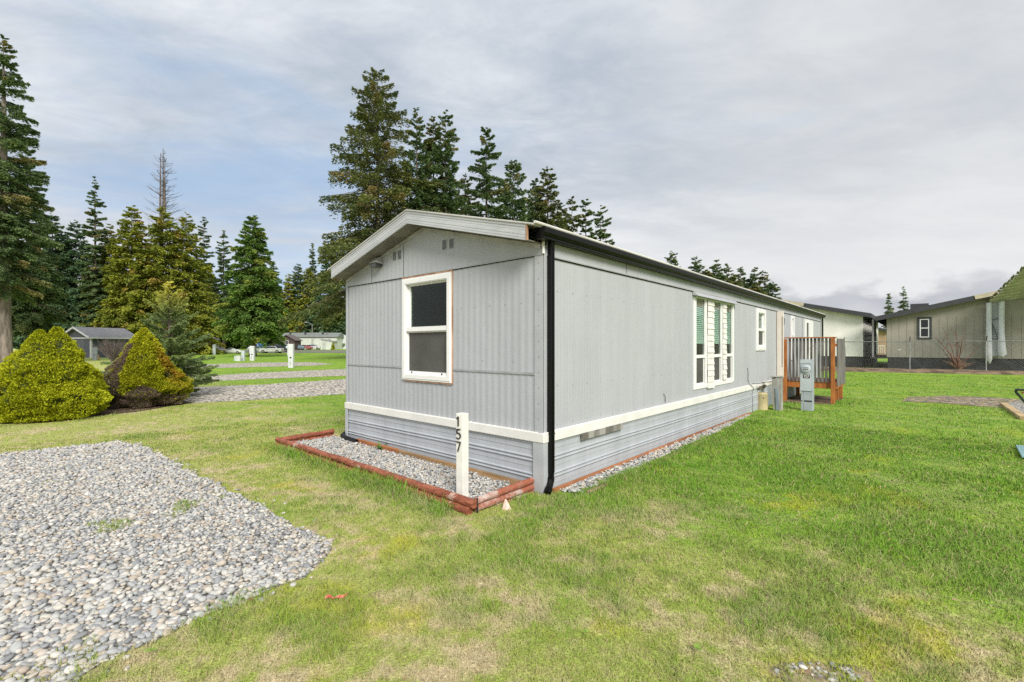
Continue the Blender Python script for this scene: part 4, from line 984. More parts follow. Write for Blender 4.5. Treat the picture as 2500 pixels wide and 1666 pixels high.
bt_ = MB(); bt_.beam((.06, -.12, 3.15), (.34, -.42, 3.35), .03, .03); bt_.beam((.06, -.12, 3.1), (.34, -.42, 1.55), .03, .03); bt_.beam((.08, -.14, 2.0), (.34, -.40, 2.02), .03, .03); bt_.beam((.08, -.14, 3.1), (.10, -.16, 2.0), .025, .025); bt_.split('brace', CHAR, cp)
# leafless shrub against the fence
def twigs(root, mat, n, h, spread, r0, seed, name='branch', kids=3):
    rr = random.Random(seed); mb = MB()
    for k in range(n):
        a = rr.uniform(0, 6.28); sp = rr.uniform(.1, 1)*spread; L = h*rr.uniform(.6, 1)
        pts = [Vector((math.cos(a)*sp*(f**1.3)+rr.uniform(-.03, .03)*h*f, math.sin(a)*sp*.5*(f**1.3), L*f*(1-.15*f*sp/h))) for f in (0, .25, .5, .75, 1)]
        mb.tube(pts, [r0, r0*.8, r0*.6, r0*.4, r0*.15], 5)
        for j in range(kids):
            i = rr.randint(1, 3); q = pts[i]; d_ = Vector((rr.uniform(-1, 1), rr.uniform(-.5, .5), rr.uniform(.2, 1))).normalized()*L*rr.uniform(.15, .35)
            mb.tube([q, q+d_*.5+Vector((0, 0, .02)), q+d_], [r0*.4, r0*.3, r0*.1], 4)
    return mb.build(name, mat, root)
bs_ = thing('bare_shrub', 'leafless reddish brown shrub with long upright stems in front of the fence', 'shrub', (26.55, 27.45, .1), FA)
TW = M('red_twig', (.17, .085, .06), .8, .3, 5)
twigs(bs_, TW, 9, 2.9, 1.9, .035, 3); twigs(bs_, M('dry_stalk', (.30, .20, .13), .9, .3, 6), 60, .8, .8, .012, 4, 'dead_stem', 2)

# ------------------------------------------------------------------ far things on the left
WM = M('white_metal', (.57, .585, .60), .45, .06, 3)
def pedestal(px, Y, w, h, label, name='utility_pedestal', cat='pedestal', rz=0, mat=WM, meter=True, dark=True, group='service pedestals of empty lots'):
    X = bear(px, Y); o = thing(name, label, cat, (X, Y, float(rise(Y))), rz, group); d_ = w*.7
    MB().box(-w/2, w/2, -d_/2, d_/2, 0, h).build('body', mat, o, bevel=.012)
    if meter: MB().tube([(-w*.55, -d_*.2, h*.86), (-w*.95, -d_*.2, h*.86)], .10, 12).build('meter', GREYE, o); MB().box(-w*.5-.04, -w*.5, -d_*.6, d_*.4, h*.5, h*.97).build('cabinet', mat, o)
    if dark:
        m_ = MB().box(-w*.18, w*.22, -d_/2-.012, -d_/2, h*.40, h*.46)
        for z in (.12, .17, .23): m_.box(-w*.12, w*.02, -d_/2-.012, -d_/2, h*z, h*z+.03)
        m_.build('plate', DARK, o)
    return o
pedestal(711, 33.2, .34, 1.72, 'tall white service pedestal beside the gravel pads, nearest of the row')
pedestal(616.5, 48.9, .42, 1.56, 'white service pedestal right of the big cedar trunk, with dark marks')
pedestal(594, 48.2, .30, 1.08, 'slim grey service pedestal left of the big cedar trunk', mat=GREYE, meter=False, dark=False)
b1 = pedestal(583.5, 47.6, .40, .56, 'low white utility box, right one of a pair on the grass', 'utility_box', 'utility box', -.12, meter=False, dark=False, group='low utility boxes')
b2 = pedestal(577, 48.2, .34, .52, 'low white utility box, left one of a pair on the grass', 'utility_box', 'utility box', .1, mat=GREYE, meter=False, dark=False, group='low utility boxes')
pedestal(523, 80., .42, 1.8, 'pale grey service pedestal in front of the parked white and red car', mat=GREYE, meter=False, dark=False)
pedestal(232, 50.3, .34, 1.42, 'grey service pedestal in front of the grey shed', mat=GREYP, meter=False)
wp = thing('wooden_post', 'thin tan wooden stake beside the grey service pedestal', 'stake', (bear(240.5, 50.3), 50.3, 0)); MB().box(-.05, .05, -.05, .05, 0, .62).build('stake', TANW, wp, bevel=.005)
gs = thing('grey_shed', 'dark grey gabled shed with white trim behind the yellow green shrubs', 'shed', (bear(222, 60), 60, 0), R(72))
SHG = M('shed_grey', (.085, .09, .115), .75, .08, 2); SHR = M('shed_roof', (.21, .21, .225), .85, .12, 2)
MB().prism([(0, 0), (5.6, 0), (5.6, 2.75), (2.8, 3.95), (0, 2.75)], (0, 0, 0), (0, 1, 0), (0, 0, 1), (5.4, 0, 0)).build('wall', SHG, gs)
r_ = MB(); f_ = MB()
for ya, yb in ((-.35, 2.8), (5.95, 2.8)):
    za, zb = 2.60, 3.97
    r_.hexa([(-.4, ya, za), (5.7, ya, za), (5.7, yb, zb), (-.4, yb, zb), (-.4, ya, za+.1), (5.7, ya, za+.1), (5.7, yb, zb+.1), (-.4, yb, zb+.1)])
    f_.hexa([(-.46, ya, za-.12), (-.405, ya, za-.12), (-.405, yb, zb-.12), (-.46, yb, zb-.12), (-.46, ya, za+.12), (-.405, ya, za+.12), (-.405, yb, zb+.12), (-.46, yb, zb+.12)])
f_.box(-.4, 5.7, -.40, -.355, 2.50, 2.68)
r_.build('roof', SHR, gs); f_.build('fascia', WM, gs)
tr_ = MB().box(-.05, .14, -.05, .14, 0, 2.6); tr_.box(-.04, -.004, .14, 5.5, 2.50, 2.66); tr_.box(5.3, 5.45, -.05, .1, 0, 2.6); tr_.build('corner_trim', WM, gs)
MB().box(-.03, -.003, 1.2, 4.2, .1, 2.35).build('door', M('shed_door', (.11, .115, .14), .7), gs)
tw_ = thing('bare_shrub', 'grey brown leafless shrub in front of the grey shed', 'shrub', (bear(275, 40), 40, 0)); twigs(tw_, M('grey_twig', (.12, .095, .085), .9, .3, 5), 70, 2.5, 2.2, .022, 12, kids=6)
fhm = thing('long_home', 'long pale single storey home with grey roof behind the parked cars', 'mobile home', (bear(686, 112), 112, float(rise(112))), 0)
PALE = M('pale_siding', (.55, .58, .53), .7, .06, 1)
MB().box(0, 13.5, 0, 5, 0, 3.0).build('wall', PALE, fhm)
MB().hexa([(-.3, -.35, 2.9), (13.8, -.35, 2.9), (13.8, 5.3, 2.9), (-.3, 5.3, 2.9), (-.3, 2.3, 4.05), (13.8, 2.3, 4.05), (13.8, 2.6, 4.05), (-.3, 2.6, 4.05)]).build('roof', M('grey_shingle', (.19, .21, .20), .9, .1, 2), fhm)
for x in (10.6, 11.5):
    w0 = MB().box(x, x+.65, -.05, -.003, 1.3, 2.5).build('window', WM, fhm); MB().box(x+.1, x+.55, -.07, -.052, 1.4, 2.4).build('pane', SCREEN, w0)
for x in (1.5, 5.2, 9.5): MB().box(x, x+.35, 1.0, 1.35, 3.6, 4.15).build('roof_vent', CHAR, fhm)
bh = thing('brown_cabin', 'dark brown shingled cabin gable with small white window left of the long home', 'cabin', (bear(681, 104), 104, float(rise(104))), 0)
MB().prism([(0, 0), (3.6, 0), (3.6, 2.3), (1.8, 3.35), (0, 2.3)], (0, 0, 0), (1, 0, 0), (0, 0, 1), (0, 3, 0)).build('wall', M('brown_shingle', (.075, .052, .045), .9, .25, 6), bh)
rb = MB()
for xa, xb in ((-.3, 1.8), (3.9, 1.8)): rb.hexa([(xa, -.4, 2.13), (xb, -.4, 3.37), (xb, 3.3, 3.37), (xa, 3.3, 2.13), (xa, -.4, 2.23), (xb, -.4, 3.47), (xb, 3.3, 3.47), (xa, 3.3, 2.23)])
rb.build('roof', M('brown_roof', (.13, .11, .105), .9, .2, 4), bh)
w0 = MB().box(1.35, 2.2, -.05, -.003, 1.25, 2.2).build('window', WM, bh); MB().box(1.45, 2.1, -.07, -.052, 1.35, 2.1).build('pane', SCREEN, w0)
ws = thing('white_shed', 'small white shed with grey lean-to roof and door before the long home', 'shed', (bear(783, 107), 107, float(rise(107))), 0)
MB().hexa([(0, 0, 0), (2.9, 0, 0), (2.9, 2.5, 0), (0, 2.5, 0), (0, 0, 2.35), (2.9, 0, 1.85), (2.9, 2.5, 1.85), (0, 2.5, 2.35)]).build('wall', PALE, ws)
MB().hexa([(-.2, -.2, 2.40), (3.1, -.2, 1.83), (3.1, 2.7, 1.83), (-.2, 2.7, 2.40), (-.2, -.2, 2.52), (3.1, -.2, 1.95), (3.1, 2.7, 1.95), (-.2, 2.7, 2.52)]).build('roof', M('grey_lid', (.30, .32, .31), .8), ws)
MB().box(.35, 1.15, -.04, -.003, .05, 1.9).build('door', M('pale_door', (.42, .44, .42), .6), ws)
bx = thing('white_shed', 'white house end with porch at the far right of the long home', 'shed', (bear(812, 116), 116, float(rise(116))), 0)
MB().prism([(0, 0), (5.0, 0), (5.0, 2.6), (1.2, 3.9), (0, 3.3)], (0, 0, 0), (1, 0, 0), (0, 0, 1), (0, 4, 0)).build('wall', WM, bx); MB().box(.4, 1.3, -.05, -.003, 1.0, 2.1).build('window', SCREEN, bx)
gh = thing('grey_roofed_house', 'low house with pale grey roof left of the orange gazebo', 'house', (bear(448, 98), 98, float(rise(98))), 0)
MB().box(0, 4.4, 0, 5, 0, 2.8).build('wall', M('pale_wall', (.36, .37, .40), .8, .1, 2), gh)
MB().hexa([(-.4, -.5, 2.7), (4.8, -.5, 2.45), (4.8, 5, 2.45), (-.4, 5, 2.7), (-.4, 1.8, 3.9), (3.4, 1.8, 3.7), (3.4, 3, 3.7), (-.4, 3, 3.9)]).build('roof', SHR, gh)
gz = thing('gazebo', 'orange timber gazebo with hipped grey roof', 'gazebo', (bear(501, 92), 92, float(rise(92))), 0)
OR = M('orange_timber', (.50, .155, .035), .7, .15, 4)
for x, y in ((-.9, -.9), (.9, -.9), (-.9, .9), (.9, .9)): MB().box(x-.09, x+.09, y-.09, y+.09, 0, 2.75).build('post', OR, gz)
gb = MB()
for y in (-.9, .9): gb.box(-1.3, 1.3, y-.06, y+.06, 2.55, 2.85); gb.beam((-.9, y, 1.75), (-.3, y, 2.55), .1, .1, up=(0, 1, 0)); gb.beam((.9, y, 1.75), (.3, y, 2.55), .1, .1, up=(0, 1, 0)); gb.box(-.9, .9, y-.04, y+.04, .55, .68)
gb.build('beam', OR, gz)
MB().hexa([(-1.5, -1.5, 2.86), (1.5, -1.5, 2.86), (1.5, 1.5, 2.86), (-1.5, 1.5, 2.86), (-.1, -.1, 3.4), (.1, -.1, 3.4), (.1, .1, 3.4), (-.1, .1, 3.4)]).build('roof', M('gazebo_roof', (.25, .22, .22), .8, .1, 3), gz)
up_ = thing('utility_pole', 'bare wooden utility pole rising beside the orange gazebo', 'pole', (bear(508, 96), 96, float(rise(96))), 0)
MB().tube([(0, 0, 0), (0, 0, 9.5)], [.16, .11], 8).build('pole', M('pole_wood', (.26, .22, .15), .9, .15, 3), up_); MB().box(-.06, .06, -.2, -.1, 5.5, 6.1).build('bracket', GREYP, up_)
sl_ = thing('street_lamp', 'slim grey street lamp with curved arm before the long pale home', 'street lamp', (bear(762, 110), 110, float(rise(110))), 0)
MB().tube([(0, 0, 0), (0, 0, 6.0)], [.10, .07], 8).build('pole', GALV, sl_)
MB().tube([(0, 0, 5.9), (-.4, 0, 6.15), (-1.3, 0, 6.45)], .055, 6).build('arm', GALV, sl_); MB().box(-1.75, -1.2, -.13, .13, 6.40, 6.52).build('lamp_head', WM, sl_, bevel=.03)
bc = thing('storage_container', 'blue storage box behind the big cedar trunk', 'container', (bear(616, 101), 101, float(rise(101))), 0)
MB().box(0, 2.4, 0, 1.5, 0, 1.55).build('body', M('blue_paint', (.02, .09, .24), .5, .1, 3), bc, bevel=.03); MB().box(-.03, 2.43, -.03, 1.53, 1.555, 1.66).build('lid', M('blue_lid', (.03, .14, .30), .5), bc)
MB().box(1.15, 1.25, -.03, -.002, .0, 1.5).build('rib', WM, bc)

# ---- parked cars
TYRE = M('tyre', (.014, .014, .015), .85); RIM = M('rim', (.45, .46, .47), .3, metal=.7)
CARG = M('car_glass', (.02, .025, .035), .08, spec=.7); LAMPM = M('headlamp', (.55, .55, .52), .15); TAIL = M('tail_lamp', (.30, .02, .02), .3)
BODIES = {'coupe': ([(-2.15, .30), (-2.18, .62), (-1.75, .88), (-1.05, .93), (-.45, 1.30), (.35, 1.34), (1.05, 1.02), (1.95, .78), (2.15, .55), (2.12, .28)], [(-.95, .95), (-.42, 1.26), (.32, 1.29), (.95, 1.00)]),
          'sedan': ([(-2.2, .30), (-2.25, .80), (-2.1, .98), (-1.45, 1.0), (-.95, 1.42), (.45, 1.44), (1.1, 1.0), (2.05, .86), (2.25, .62), (2.2, .28)], [(-1.3, 1.02), (-.90, 1.37), (.42, 1.39), (.98, 1.02)]),
          'suv': ([(-2.2, .35), (-2.28, 1.05), (-2.05, 1.68), (-1.2, 1.78), (.35, 1.74), (1.05, 1.18), (2.0, 1.05), (2.22, .75), (2.18, .33)], [(-1.95, 1.15), (-1.82, 1.62), (.28, 1.66), (.88, 1.18)])}
def car(kind, col, px, Y, rz, label, sc_=.8, hatch=None, dz=0):
    o = thing('parked_car', label, 'car', (bear(px, Y), Y, float(rise(Y))+.02+dz), rz, 'cars parked along the far road'); o.scale = (sc_,)*3
    prof, win = BODIES[kind]; paint = M('car_paint', col, .25, .03, 2, spec=.6); hw = .84
    n = len(prof); vs = []; cx = sum(p[1] for p in prof)/n
    for y, k in ((-hw, 0), (-hw*1.0, 1), (hw, 1), (hw, 0)):
        for a, b in prof:
            ins = .0 if b < 1.0 else min(.20, (b-1.0)*.42)
            yy = (abs(y)-ins-(0.05 if k == 0 else 0)*0)*(1 if y > 0 else -1); vs.append((a, yy, b))
    vs = vs[n:3*n]
    MB().add(vs, [tuple(range(n-1, -1, -1)), tuple(range(n, 2*n))]+[(i, (i+1) % n, n+(i+1) % n, n+i) for i in range(n)]).build('body', paint, o, bevel=.06)
    g = MB()
    for sg in (-1, 1):
        q = [(a, sg*(hw-(.0 if b < 1 else min(.20, (b-1)*.42))+.012), b) for a, b in win]; q2 = [(a, y-sg*.02, b) for a, y, b in q]
        g.add(q+q2, [(0, 1, 2, 3), (7, 6, 5, 4), (0, 4, 5, 1), (1, 5, 6, 2), (2, 6, 7, 3), (3, 7, 4, 0)])
    g.build('side_window', CARG, o)
    for a, b in ((prof[-5], prof[-4]), (prof[4 if kind != 'suv' else 2], prof[3 if kind != 'suv' else 1])):
        ins = [hw-.1-min(.2, max(0, (k[1]-1)*.42)) for k in (a, b)]; dn = Vector((b[1]-a[1], 0, a[0]-b[0])).normalized()*.015
        if dn.z < 0: dn = -dn
        pa = [Vector((a[0], s_*ins[0], a[1]))+dn for s_ in (-1, 1)]; pb_ = [Vector((b[0], s_*ins[1], b[1]))+dn for s_ in (1, -1)]
        MB().add(pa+pb_, [(0, 1, 2, 3)]).build('windscreen', CARG, o)
    for x in (-1.38, 1.36):
        for y in (-hw+.06, hw-.06):
            s_ = -1 if y < 0 else 1
            w0 = MB().tube([(x, y-.10, .32), (x, y+.10, .32)], .325, 16).build('wheel', TYRE, o); MB().tube([(x, y+s_*.10, .32), (x, y+s_*.115, .32)], .20, 12).build('rim', RIM, w0)
    for s_ in (-.6, .6):
        MB().box(2.06, 2.2, s_-.16, s_+.16, .60, .72).build('headlight', LAMPM, o); MB().box(-2.29, -2.15, s_-.14, s_+.14, .66, .82).build('tail_light', TAIL, o)
    if hatch: MB().box(-2.2, -.9, -.80, .80, 1.0, 1.40).build('canopy', M('red_canopy', hatch, .4), o, bevel=.1)
    return o
car('coupe', (.62, .63, .64), 566, 88, R(18), 'silver white two door coupe parked beside the white and red car')
car('sedan', (.60, .58, .55), 535, 89.5, R(-20), 'white car with red cover behind the pale service pedestal', .8, (.42, .04, .05))
car('sedan', (.55, .56, .56), 663, 91, R(186), 'pale silver car in front of the dark suv', .95)
car('sedan', (.26, .33, .27), 629, 95, R(8), 'pale green car half hidden behind the white service pedestal', .85)
car('suv', (.035, .045, .055), 692, 97, R(-12), 'dark blue black suv parked in front of the brown cabin', .85)
car('suv', (.16, .23, .28), 725, 106, R(5), 'blue grey car with pale top just left of the pink red car', .8)
car('sedan', (.42, .12, .13), 744, 107, R(172), 'faded pink red car parked left of the street lamp', .75)
car('sedan', (.50, .51, .53), 765, 108, R(4), 'silver sedan parked directly behind the street lamp pole', .8)
# ------------------------------------------------------------------ conifers
def needle_mat(name, dark, light, extra=None, tr=.28):
    m, t, bs = newmat(name); nt = m.node_tree
    c = t.mix(t.attr('rnd'), dark, light)
    if extra: c = t.mix(t.attr('tone'), c, extra)
    t.put(bs.inputs['Base Color'], c); bs.inputs['Roughness'].default_value = .75; bs.inputs['Specular IOR Level'].default_value = .15
    tl = t.n.new('ShaderNodeBsdfTranslucent'); t.put(tl.inputs[0], c); ms = t.n.new('ShaderNodeMixShader'); ms.inputs[0].default_value = tr
    nt.links.new(bs.outputs[0], ms.inputs[1]); nt.links.new(tl.outputs[0], ms.inputs[2]); nt.links.new(ms.outputs[0], t.n['Material Output'].inputs[0]); return m
NM = {'fir': needle_mat('fir_needles', (0.057, 0.111, 0.052), (0.222, 0.308, 0.118), (0.367, 0.313, 0.131)),
      'olive': needle_mat('olive_needles', (0.056, 0.091, 0.037), (0.252, 0.271, 0.081), (0.343, 0.262, 0.101)),
      'dark': needle_mat('dark_needles', (0.042, 0.094, 0.052), (0.157, 0.257, 0.118), (0.261, 0.313, 0.157)),
      'cedar': needle_mat('cedar_foliage', (0.091, 0.140, 0.027), (0.433, 0.455, 0.058), (0.455, 0.342, 0.091)),
      'green': needle_mat('green_cedar_foliage', (0.058, 0.133, 0.033), (0.239, 0.364, 0.073), (0.364, 0.387, 0.079)),
      'blue': needle_mat('spruce_needles', (.14, .21, .085), (.38, .47, .19), (.80, .74, .13), .4)}
BARK = M('bark', (.085, .062, .050), .95, .35, 2, .02, 12, col2=(.17, .135, .115), stretch=(3, 3, .5))
GBARK = M('grey_bark', (.15, .125, .105), .95, .3, 2, .02, 12, col2=(.26, .22, .19), stretch=(2, 2, .4))
def leafmesh(c, u, v, l, w):
    P = np.stack([c-u*l[:, None]/2, c+v*w[:, None]/2+u*(l*.1)[:, None], c+u*l[:, None]/2, c-v*w[:, None]/2+u*(l*.1)[:, None]], 1).reshape(-1, 3)
    return P, (np.arange(len(c))*4)[:, None]+np.array([[0, 1, 2, 3]])
def nrmz(a): return a/np.maximum(np.linalg.norm(a, axis=1, keepdims=True), 1e-6)
KIND = {  # spacing between whorls, branch spread exponent, droop, hang, lateral, tip lift, irregularity
    'fir': dict(per=.020, ex=.58, s0=-.30, s1=.55, droop=.12, hang=.10, lat=.20, irr=.45, nb=8),
    'sparse': dict(per=.030, ex=.55, s0=-.25, s1=.45, droop=.07, hang=.08, lat=.17, irr=.42, nb=7),
    'cedar': dict(per=.020, ex=.62, s0=-.28, s1=.50, droop=.14, hang=.10, lat=.24, irr=.28, nb=9),
    'spruce': dict(per=.045, ex=.80, s0=.02, s1=.9, droop=.02, hang=.03, lat=.22, irr=.25, nb=8)}
def crown(h, r, base, kind, n, seed, leaf, wide=.36, lean=0.):
    K = KIND[kind]; rng = np.random.default_rng(seed)
    tz, az, L = [], [], []; t = 0.
    while t < .985:
        nb = max(3, int(K['nb']*(1-.4*t))); a0 = rng.uniform(0, 6.28)
        for k in range(nb):
            tt = t+rng.normal(0, K['per']*.75)
            if not 0 <= tt < 1: continue
            pr = (1-tt)**K['ex']*min(1, .62+tt*3.0)
            tz.append(tt); az.append(a0+k*6.283/nb+rng.normal(0, .35)); L.append(max(r*.05, r*pr*(1+rng.uniform(-K['irr'], K['irr']*.45))*(rng.uniform(1.15, 1.5) if kind != 'cedar' and rng.random() < .07 else 1)))
        t += K['per']*rng.uniform(.7, 1.3)
    tz, az, L = map(np.array, (tz, az, L)); nb = len(tz)
    z0 = h*(base+(1-base)*tz); sl = K['s0']+(K['s1']-K['s0'])*tz**1.2+rng.normal(0, .10, nb)
    br = rng.random(nb); tone = (rng.random(nb) < .12)*rng.uniform(.3, .9, nb)
    p = L**1.35+.02; idx = rng.choice(nb, n, p=p/p.sum())
    s = .10+.93*rng.random(n)**.62; Lb = L[idx]; a = az[idx]
    o = np.stack([np.cos(a), np.sin(a)], 1); q = np.stack([-np.sin(a), np.cos(a)], 1)
    lat = np.clip(rng.normal(0, 1, n), -2, 2)*K['lat']*Lb*(1.12-s)+rng.normal(0, .05, n)*leaf
    z = z0[idx]+Lb*(sl[idx]*s-K['droop']*s*s*1.6+.10*np.maximum(s-.75, 0)*4*.3)-np.abs(rng.normal(0, 1, n))*K['hang']*np.minimum(Lb, r*.6)-np.abs(lat)*.25
    c = np.concatenate([o*(Lb*s)[:, None]+q*lat[:, None], z[:, None]], 1)
    c[:, 0] += lean*(c[:, 2]/h)**2*h
    u = np.concatenate([o*.8+q*(np.sign(lat)*.7)[:, None]+rng.normal(0, .35, (n, 2)), (sl[idx]*.5-.25+rng.normal(0, .35, n))[:, None]], 1); u = nrmz(u)
    up = np.stack([rng.normal(0, .85, n), rng.normal(0, .85, n), np.ones(n)], 1); v = nrmz(np.cross(u, up))
    l = leaf*rng.uniform(.6, 1.4, n); w = leaf*wide*rng.uniform(.7, 1.3, n)
    V, Fc = leafmesh(c, u, v, l, w)
    rn = np.clip(.55*rng.random(n)+.45*br[idx], 0, 1)
    return V, Fc, np.repeat(rn, 4), np.repeat(np.clip(tone[idx]+rng.normal(0, .05, n), 0, 1), 4), (z0, az, L, sl)
def trunk_mesh(h, r, info, K, seed, limb=.5, lean=0.):
    rr = random.Random(seed); mb = MB()
    pts = [Vector((rr.uniform(-.12, .12)*r+lean*f*f*h, rr.uniform(-.12, .12)*r, h*f)) for f in (0, .03, .12, .3, .5, .7, .85, .99)]
    pts[0] = Vector((0, 0, -.05)); mb.tube(pts, [r*1.45, r*1.12, r, r*.86, r*.66, r*.42, r*.22, r*.03], 12)
    z0, az, L, sl = info
    for z, a, l, s in list(zip(z0, az, L, sl))[::max(1, int(1/limb))]:
        c_, s_ = math.cos(a), math.sin(a); k = min(.035*l+.012, r*.3); x0 = lean*(z/h)**2*h
        mb.tube([(x0+c_*f*l, s_*f*l, z+l*(s*f-K['droop']*f*f*1.6)) for f in (0, .4, .75)], [k, k*.65, k*.25], 4, cap=False)
    return mb
def conifer(label, px, Y, top, hw, base, kind, mat, seed, group=None, name='conifer_tree', n=None, leaf=None, tr=None, bark=BARK, lean=0., dens=1., cat='tree'):
    X = bear(px, Y); z = float(rise(Y)); h = hgt(top, Y)-z; r = hw*Y/1126.5/math.sqrt(1+(px-1250)**2/1126.5**2)
    o = thing(name, label, cat, (X, Y, z), random.Random(seed).uniform(0, 6), group)
    area = hw*.41*h*(1-base)/Y*461
    n = n or int(min(90000, max(1500, area*7.5*dens))); leaf = leaf or max(.17, .0070*Y*(1.0 if kind != 'sparse' else .9))
    V, Fc, rn, tn, info = crown(h, r, base, kind, n, seed, leaf, lean=lean)
    npmesh('crown', V, Fc, NM[mat], o, {'rnd': rn, 'tone': tn})
    trunk_mesh(h*.985, tr or max(.09, h*.0095), info, KIND[kind], seed, 1 if kind == 'sparse' else .5, lean).build('trunk', bark, o, smooth=True)
    return o
LG, MG, RG = 'trees at the left edge of the lots', 'tall firs behind the grey home', 'distant firs over the long roof'
conifer('huge dark fir with bare grey trunk at the left edge', 8, 39, 85, 150, .24, 'fir', 'fir', 1, LG, tr=.50, bark=GBARK, dens=1.25)
conifer('tall dark fir with slim trunk just right of the huge left fir', 68, 47, 345, 105, .14, 'fir', 'fir', 2, LG, dens=1.2)
conifer('low dense dark fir behind the rounded left shrub', 128, 74, 520, 112, .06, 'cedar', 'dark', 3, LG)
conifer('dense dark fir at the far left behind the huge trunk', -55, 48, 430, 100, .08, 'fir', 'dark', 4, LG)
conifer('dark dense fir filling in behind the left shrub and shed', 186, 76, 540, 115, .04, 'cedar', 'dark', 5, LG)
conifer('slim open fir with visible trunk standing above the grey shed', 232, 74, 430, 48, .22, 'sparse', 'fir', 6, LG, dens=1.3)
conifer('olive cedar just right of the slim open fir', 268, 77, 548, 95, .05, 'cedar', 'cedar', 7, LG)
conifer('yellow green cedar with blunt top left of the dead tree', 322, 76, 498, 112, .05, 'cedar', 'cedar', 8, LG)
conifer('broad yellow green cedar around the foot of the dead tree', 398, 79, 506, 132, .05, 'cedar', 'cedar', 9, LG)
conifer('yellow green cedar right of the dead tree', 455, 80, 520, 106, .05, 'cedar', 'cedar', 10, LG)
conifer('thin dark fir spire right of the yellow cedars', 498, 104, 526, 36, .15, 'sparse', 'fir', 11, LG, dens=1.4)
conifer('thin bare looking fir left of the big green cedar', 546, 110, 564, 38, .18, 'sparse', 'fir', 12, LG)
conifer('low bright yellow green cedar behind the gazebo', 508, 112, 655, 55, .12, 'cedar', 'cedar', 13, LG)
conifer('big conical green cedar with dark trunk in the lawn by the parked cars', 617, 67, 524, 100, .185, 'cedar', 'green', 14, LG, 'cedar_tree', dens=1.5, tr=.42)
conifer('dark fir low behind the left side of the big cedar', 566, 118, 690, 50, .10, 'cedar', 'green', 15, LG)
conifer('dark fir low behind the right side of the big cedar', 668, 120, 640, 38, .10, 'fir', 'fir', 16, LG)
conifer('pale olive conifer between the big cedar and the street lamp', 704, 121, 668, 36, .10, 'cedar', 'cedar', 17, LG)
conifer('dark pointed fir left of the narrow spire', 727, 123, 642, 38, .10, 'fir', 'fir', 18, LG)
conifer('narrow feathery fir spire above the street lamp', 763, 126, 594, 22, .1, 'sparse', 'fir', 19, LG, dens=1.5)
conifer('rounded yellow olive cedar behind the street lamp', 752, 124, 655, 62, .10, 'cedar', 'cedar', 20, LG)
conifer('dark fir against the left end of the grey home', 806, 122, 600, 62, .10, 'cedar', 'dark', 21, MG)
conifer('tallest fir behind the home, ragged with long left boughs', 922, 55, 163, 160, .19, 'fir', 'olive', 22, MG, dens=1.15)
conifer('fir with rounded top just right of the tallest fir', 1018, 57, 262, 82, .05, 'fir', 'fir', 23, MG)
conifer('broad dense fir, left of two close tops', 1058, 60, 283, 90, .05, 'fir', 'olive', 24, MG, dens=1.2)
conifer('broad dense fir, right of two close tops', 1088, 58, 272, 92, .05, 'fir', 'fir', 25, MG, dens=1.1)
conifer('open fir with bare trunk standing apart behind the roof', 1187, 62, 310, 98, .10, 'sparse', 'fir', 26, MG, dens=1.35)
conifer('bushy fir right of the open fir', 1252, 66, 383, 92, .05, 'fir', 'fir', 27, MG)
conifer('olive fir with a sharp tip right of the bushy fir', 1337, 72, 400, 84, .05, 'fir', 'olive', 28, MG)
conifer('shorter fir joined to the left of the sharp tipped olive fir', 1308, 74, 432, 70, .05, 'fir', 'fir', 29, MG)
conifer('thin topped fir, first of the three small firs above the gutter', 1396, 80, 474, 62, .05, 'sparse', 'olive', 30, MG, dens=1.4)
conifer('thin topped fir, second of the three small firs above the gutter', 1430, 82, 480, 62, .05, 'sparse', 'fir', 31, MG, dens=1.4)
conifer('thin topped fir, last of the three small firs above the gutter', 1466, 84, 500, 70, .05, 'sparse', 'fir', 32, MG, dens=1.4)
conifer('darker fir filling the gap left of the open fir behind the roof', 1135, 70, 425, 80, .05, 'fir', 'olive', 33, MG)
conifer('low dark fir between the bushy fir and the sharp tipped olive fir', 1290, 82, 470, 70, .05, 'fir', 'fir', 34, MG)
conifer('low olive fir just left of the three small firs', 1372, 88, 498, 70, .05, 'fir', 'olive', 35, MG)
for i, (px, Y, top, hw, kd, mt_, lb) in enumerate([
        (1640, 90, 612, 48, 'fir', 'fir', 'dark fir standing alone, first over the long roof edge'),
        (1699, 95, 625, 62, 'fir', 'fir', 'dark fir with pointed tip, second over the long roof edge'),
        (1748, 96, 633, 52, 'fir', 'fir', 'pointed fir third over the long roof edge'),
        (1774, 98, 642, 50, 'sparse', 'fir', 'open topped fir fourth over the long roof edge'),
        (1808, 94, 648, 50, 'sparse', 'fir', 'twin topped looking fir fifth over the long roof edge'),
        (1842, 92, 652, 50, 'sparse', 'fir', 'sparse fir sixth over the long roof edge'),
        (1866, 90, 664, 50, 'sparse', 'olive', 'sparse fir seventh over the long roof edge'),
        (1886, 88, 684, 50, 'sparse', 'fir', 'low sparse fir nearest the cream house roof'),
        (1725, 88, 658, 75, 'cedar', 'olive', 'low olive conifer mass between the second and third far firs'),
        (1790, 86, 672, 80, 'cedar', 'olive', 'low olive conifer mass in front of the fourth and fifth far firs'),
        (1845, 84, 690, 75, 'cedar', 'olive', 'low olive conifer mass in front of the sixth far fir')]):
    conifer(lb, px, Y, top, hw, .04, kd, mt_, 40+i, RG, dens=1.3)
conifer('small sparse fir, left one above the taupe house roof', 2169, 84, 714, 20, .1, 'sparse', 'fir', 60, 'two small firs above the taupe house', dens=1.0, n=2600)
conifer('small sparse fir, taller right one above the taupe house roof', 2206, 84, 700, 22, .1, 'sparse', 'fir', 61, 'two small firs above the taupe house', dens=1.0, n=3000)
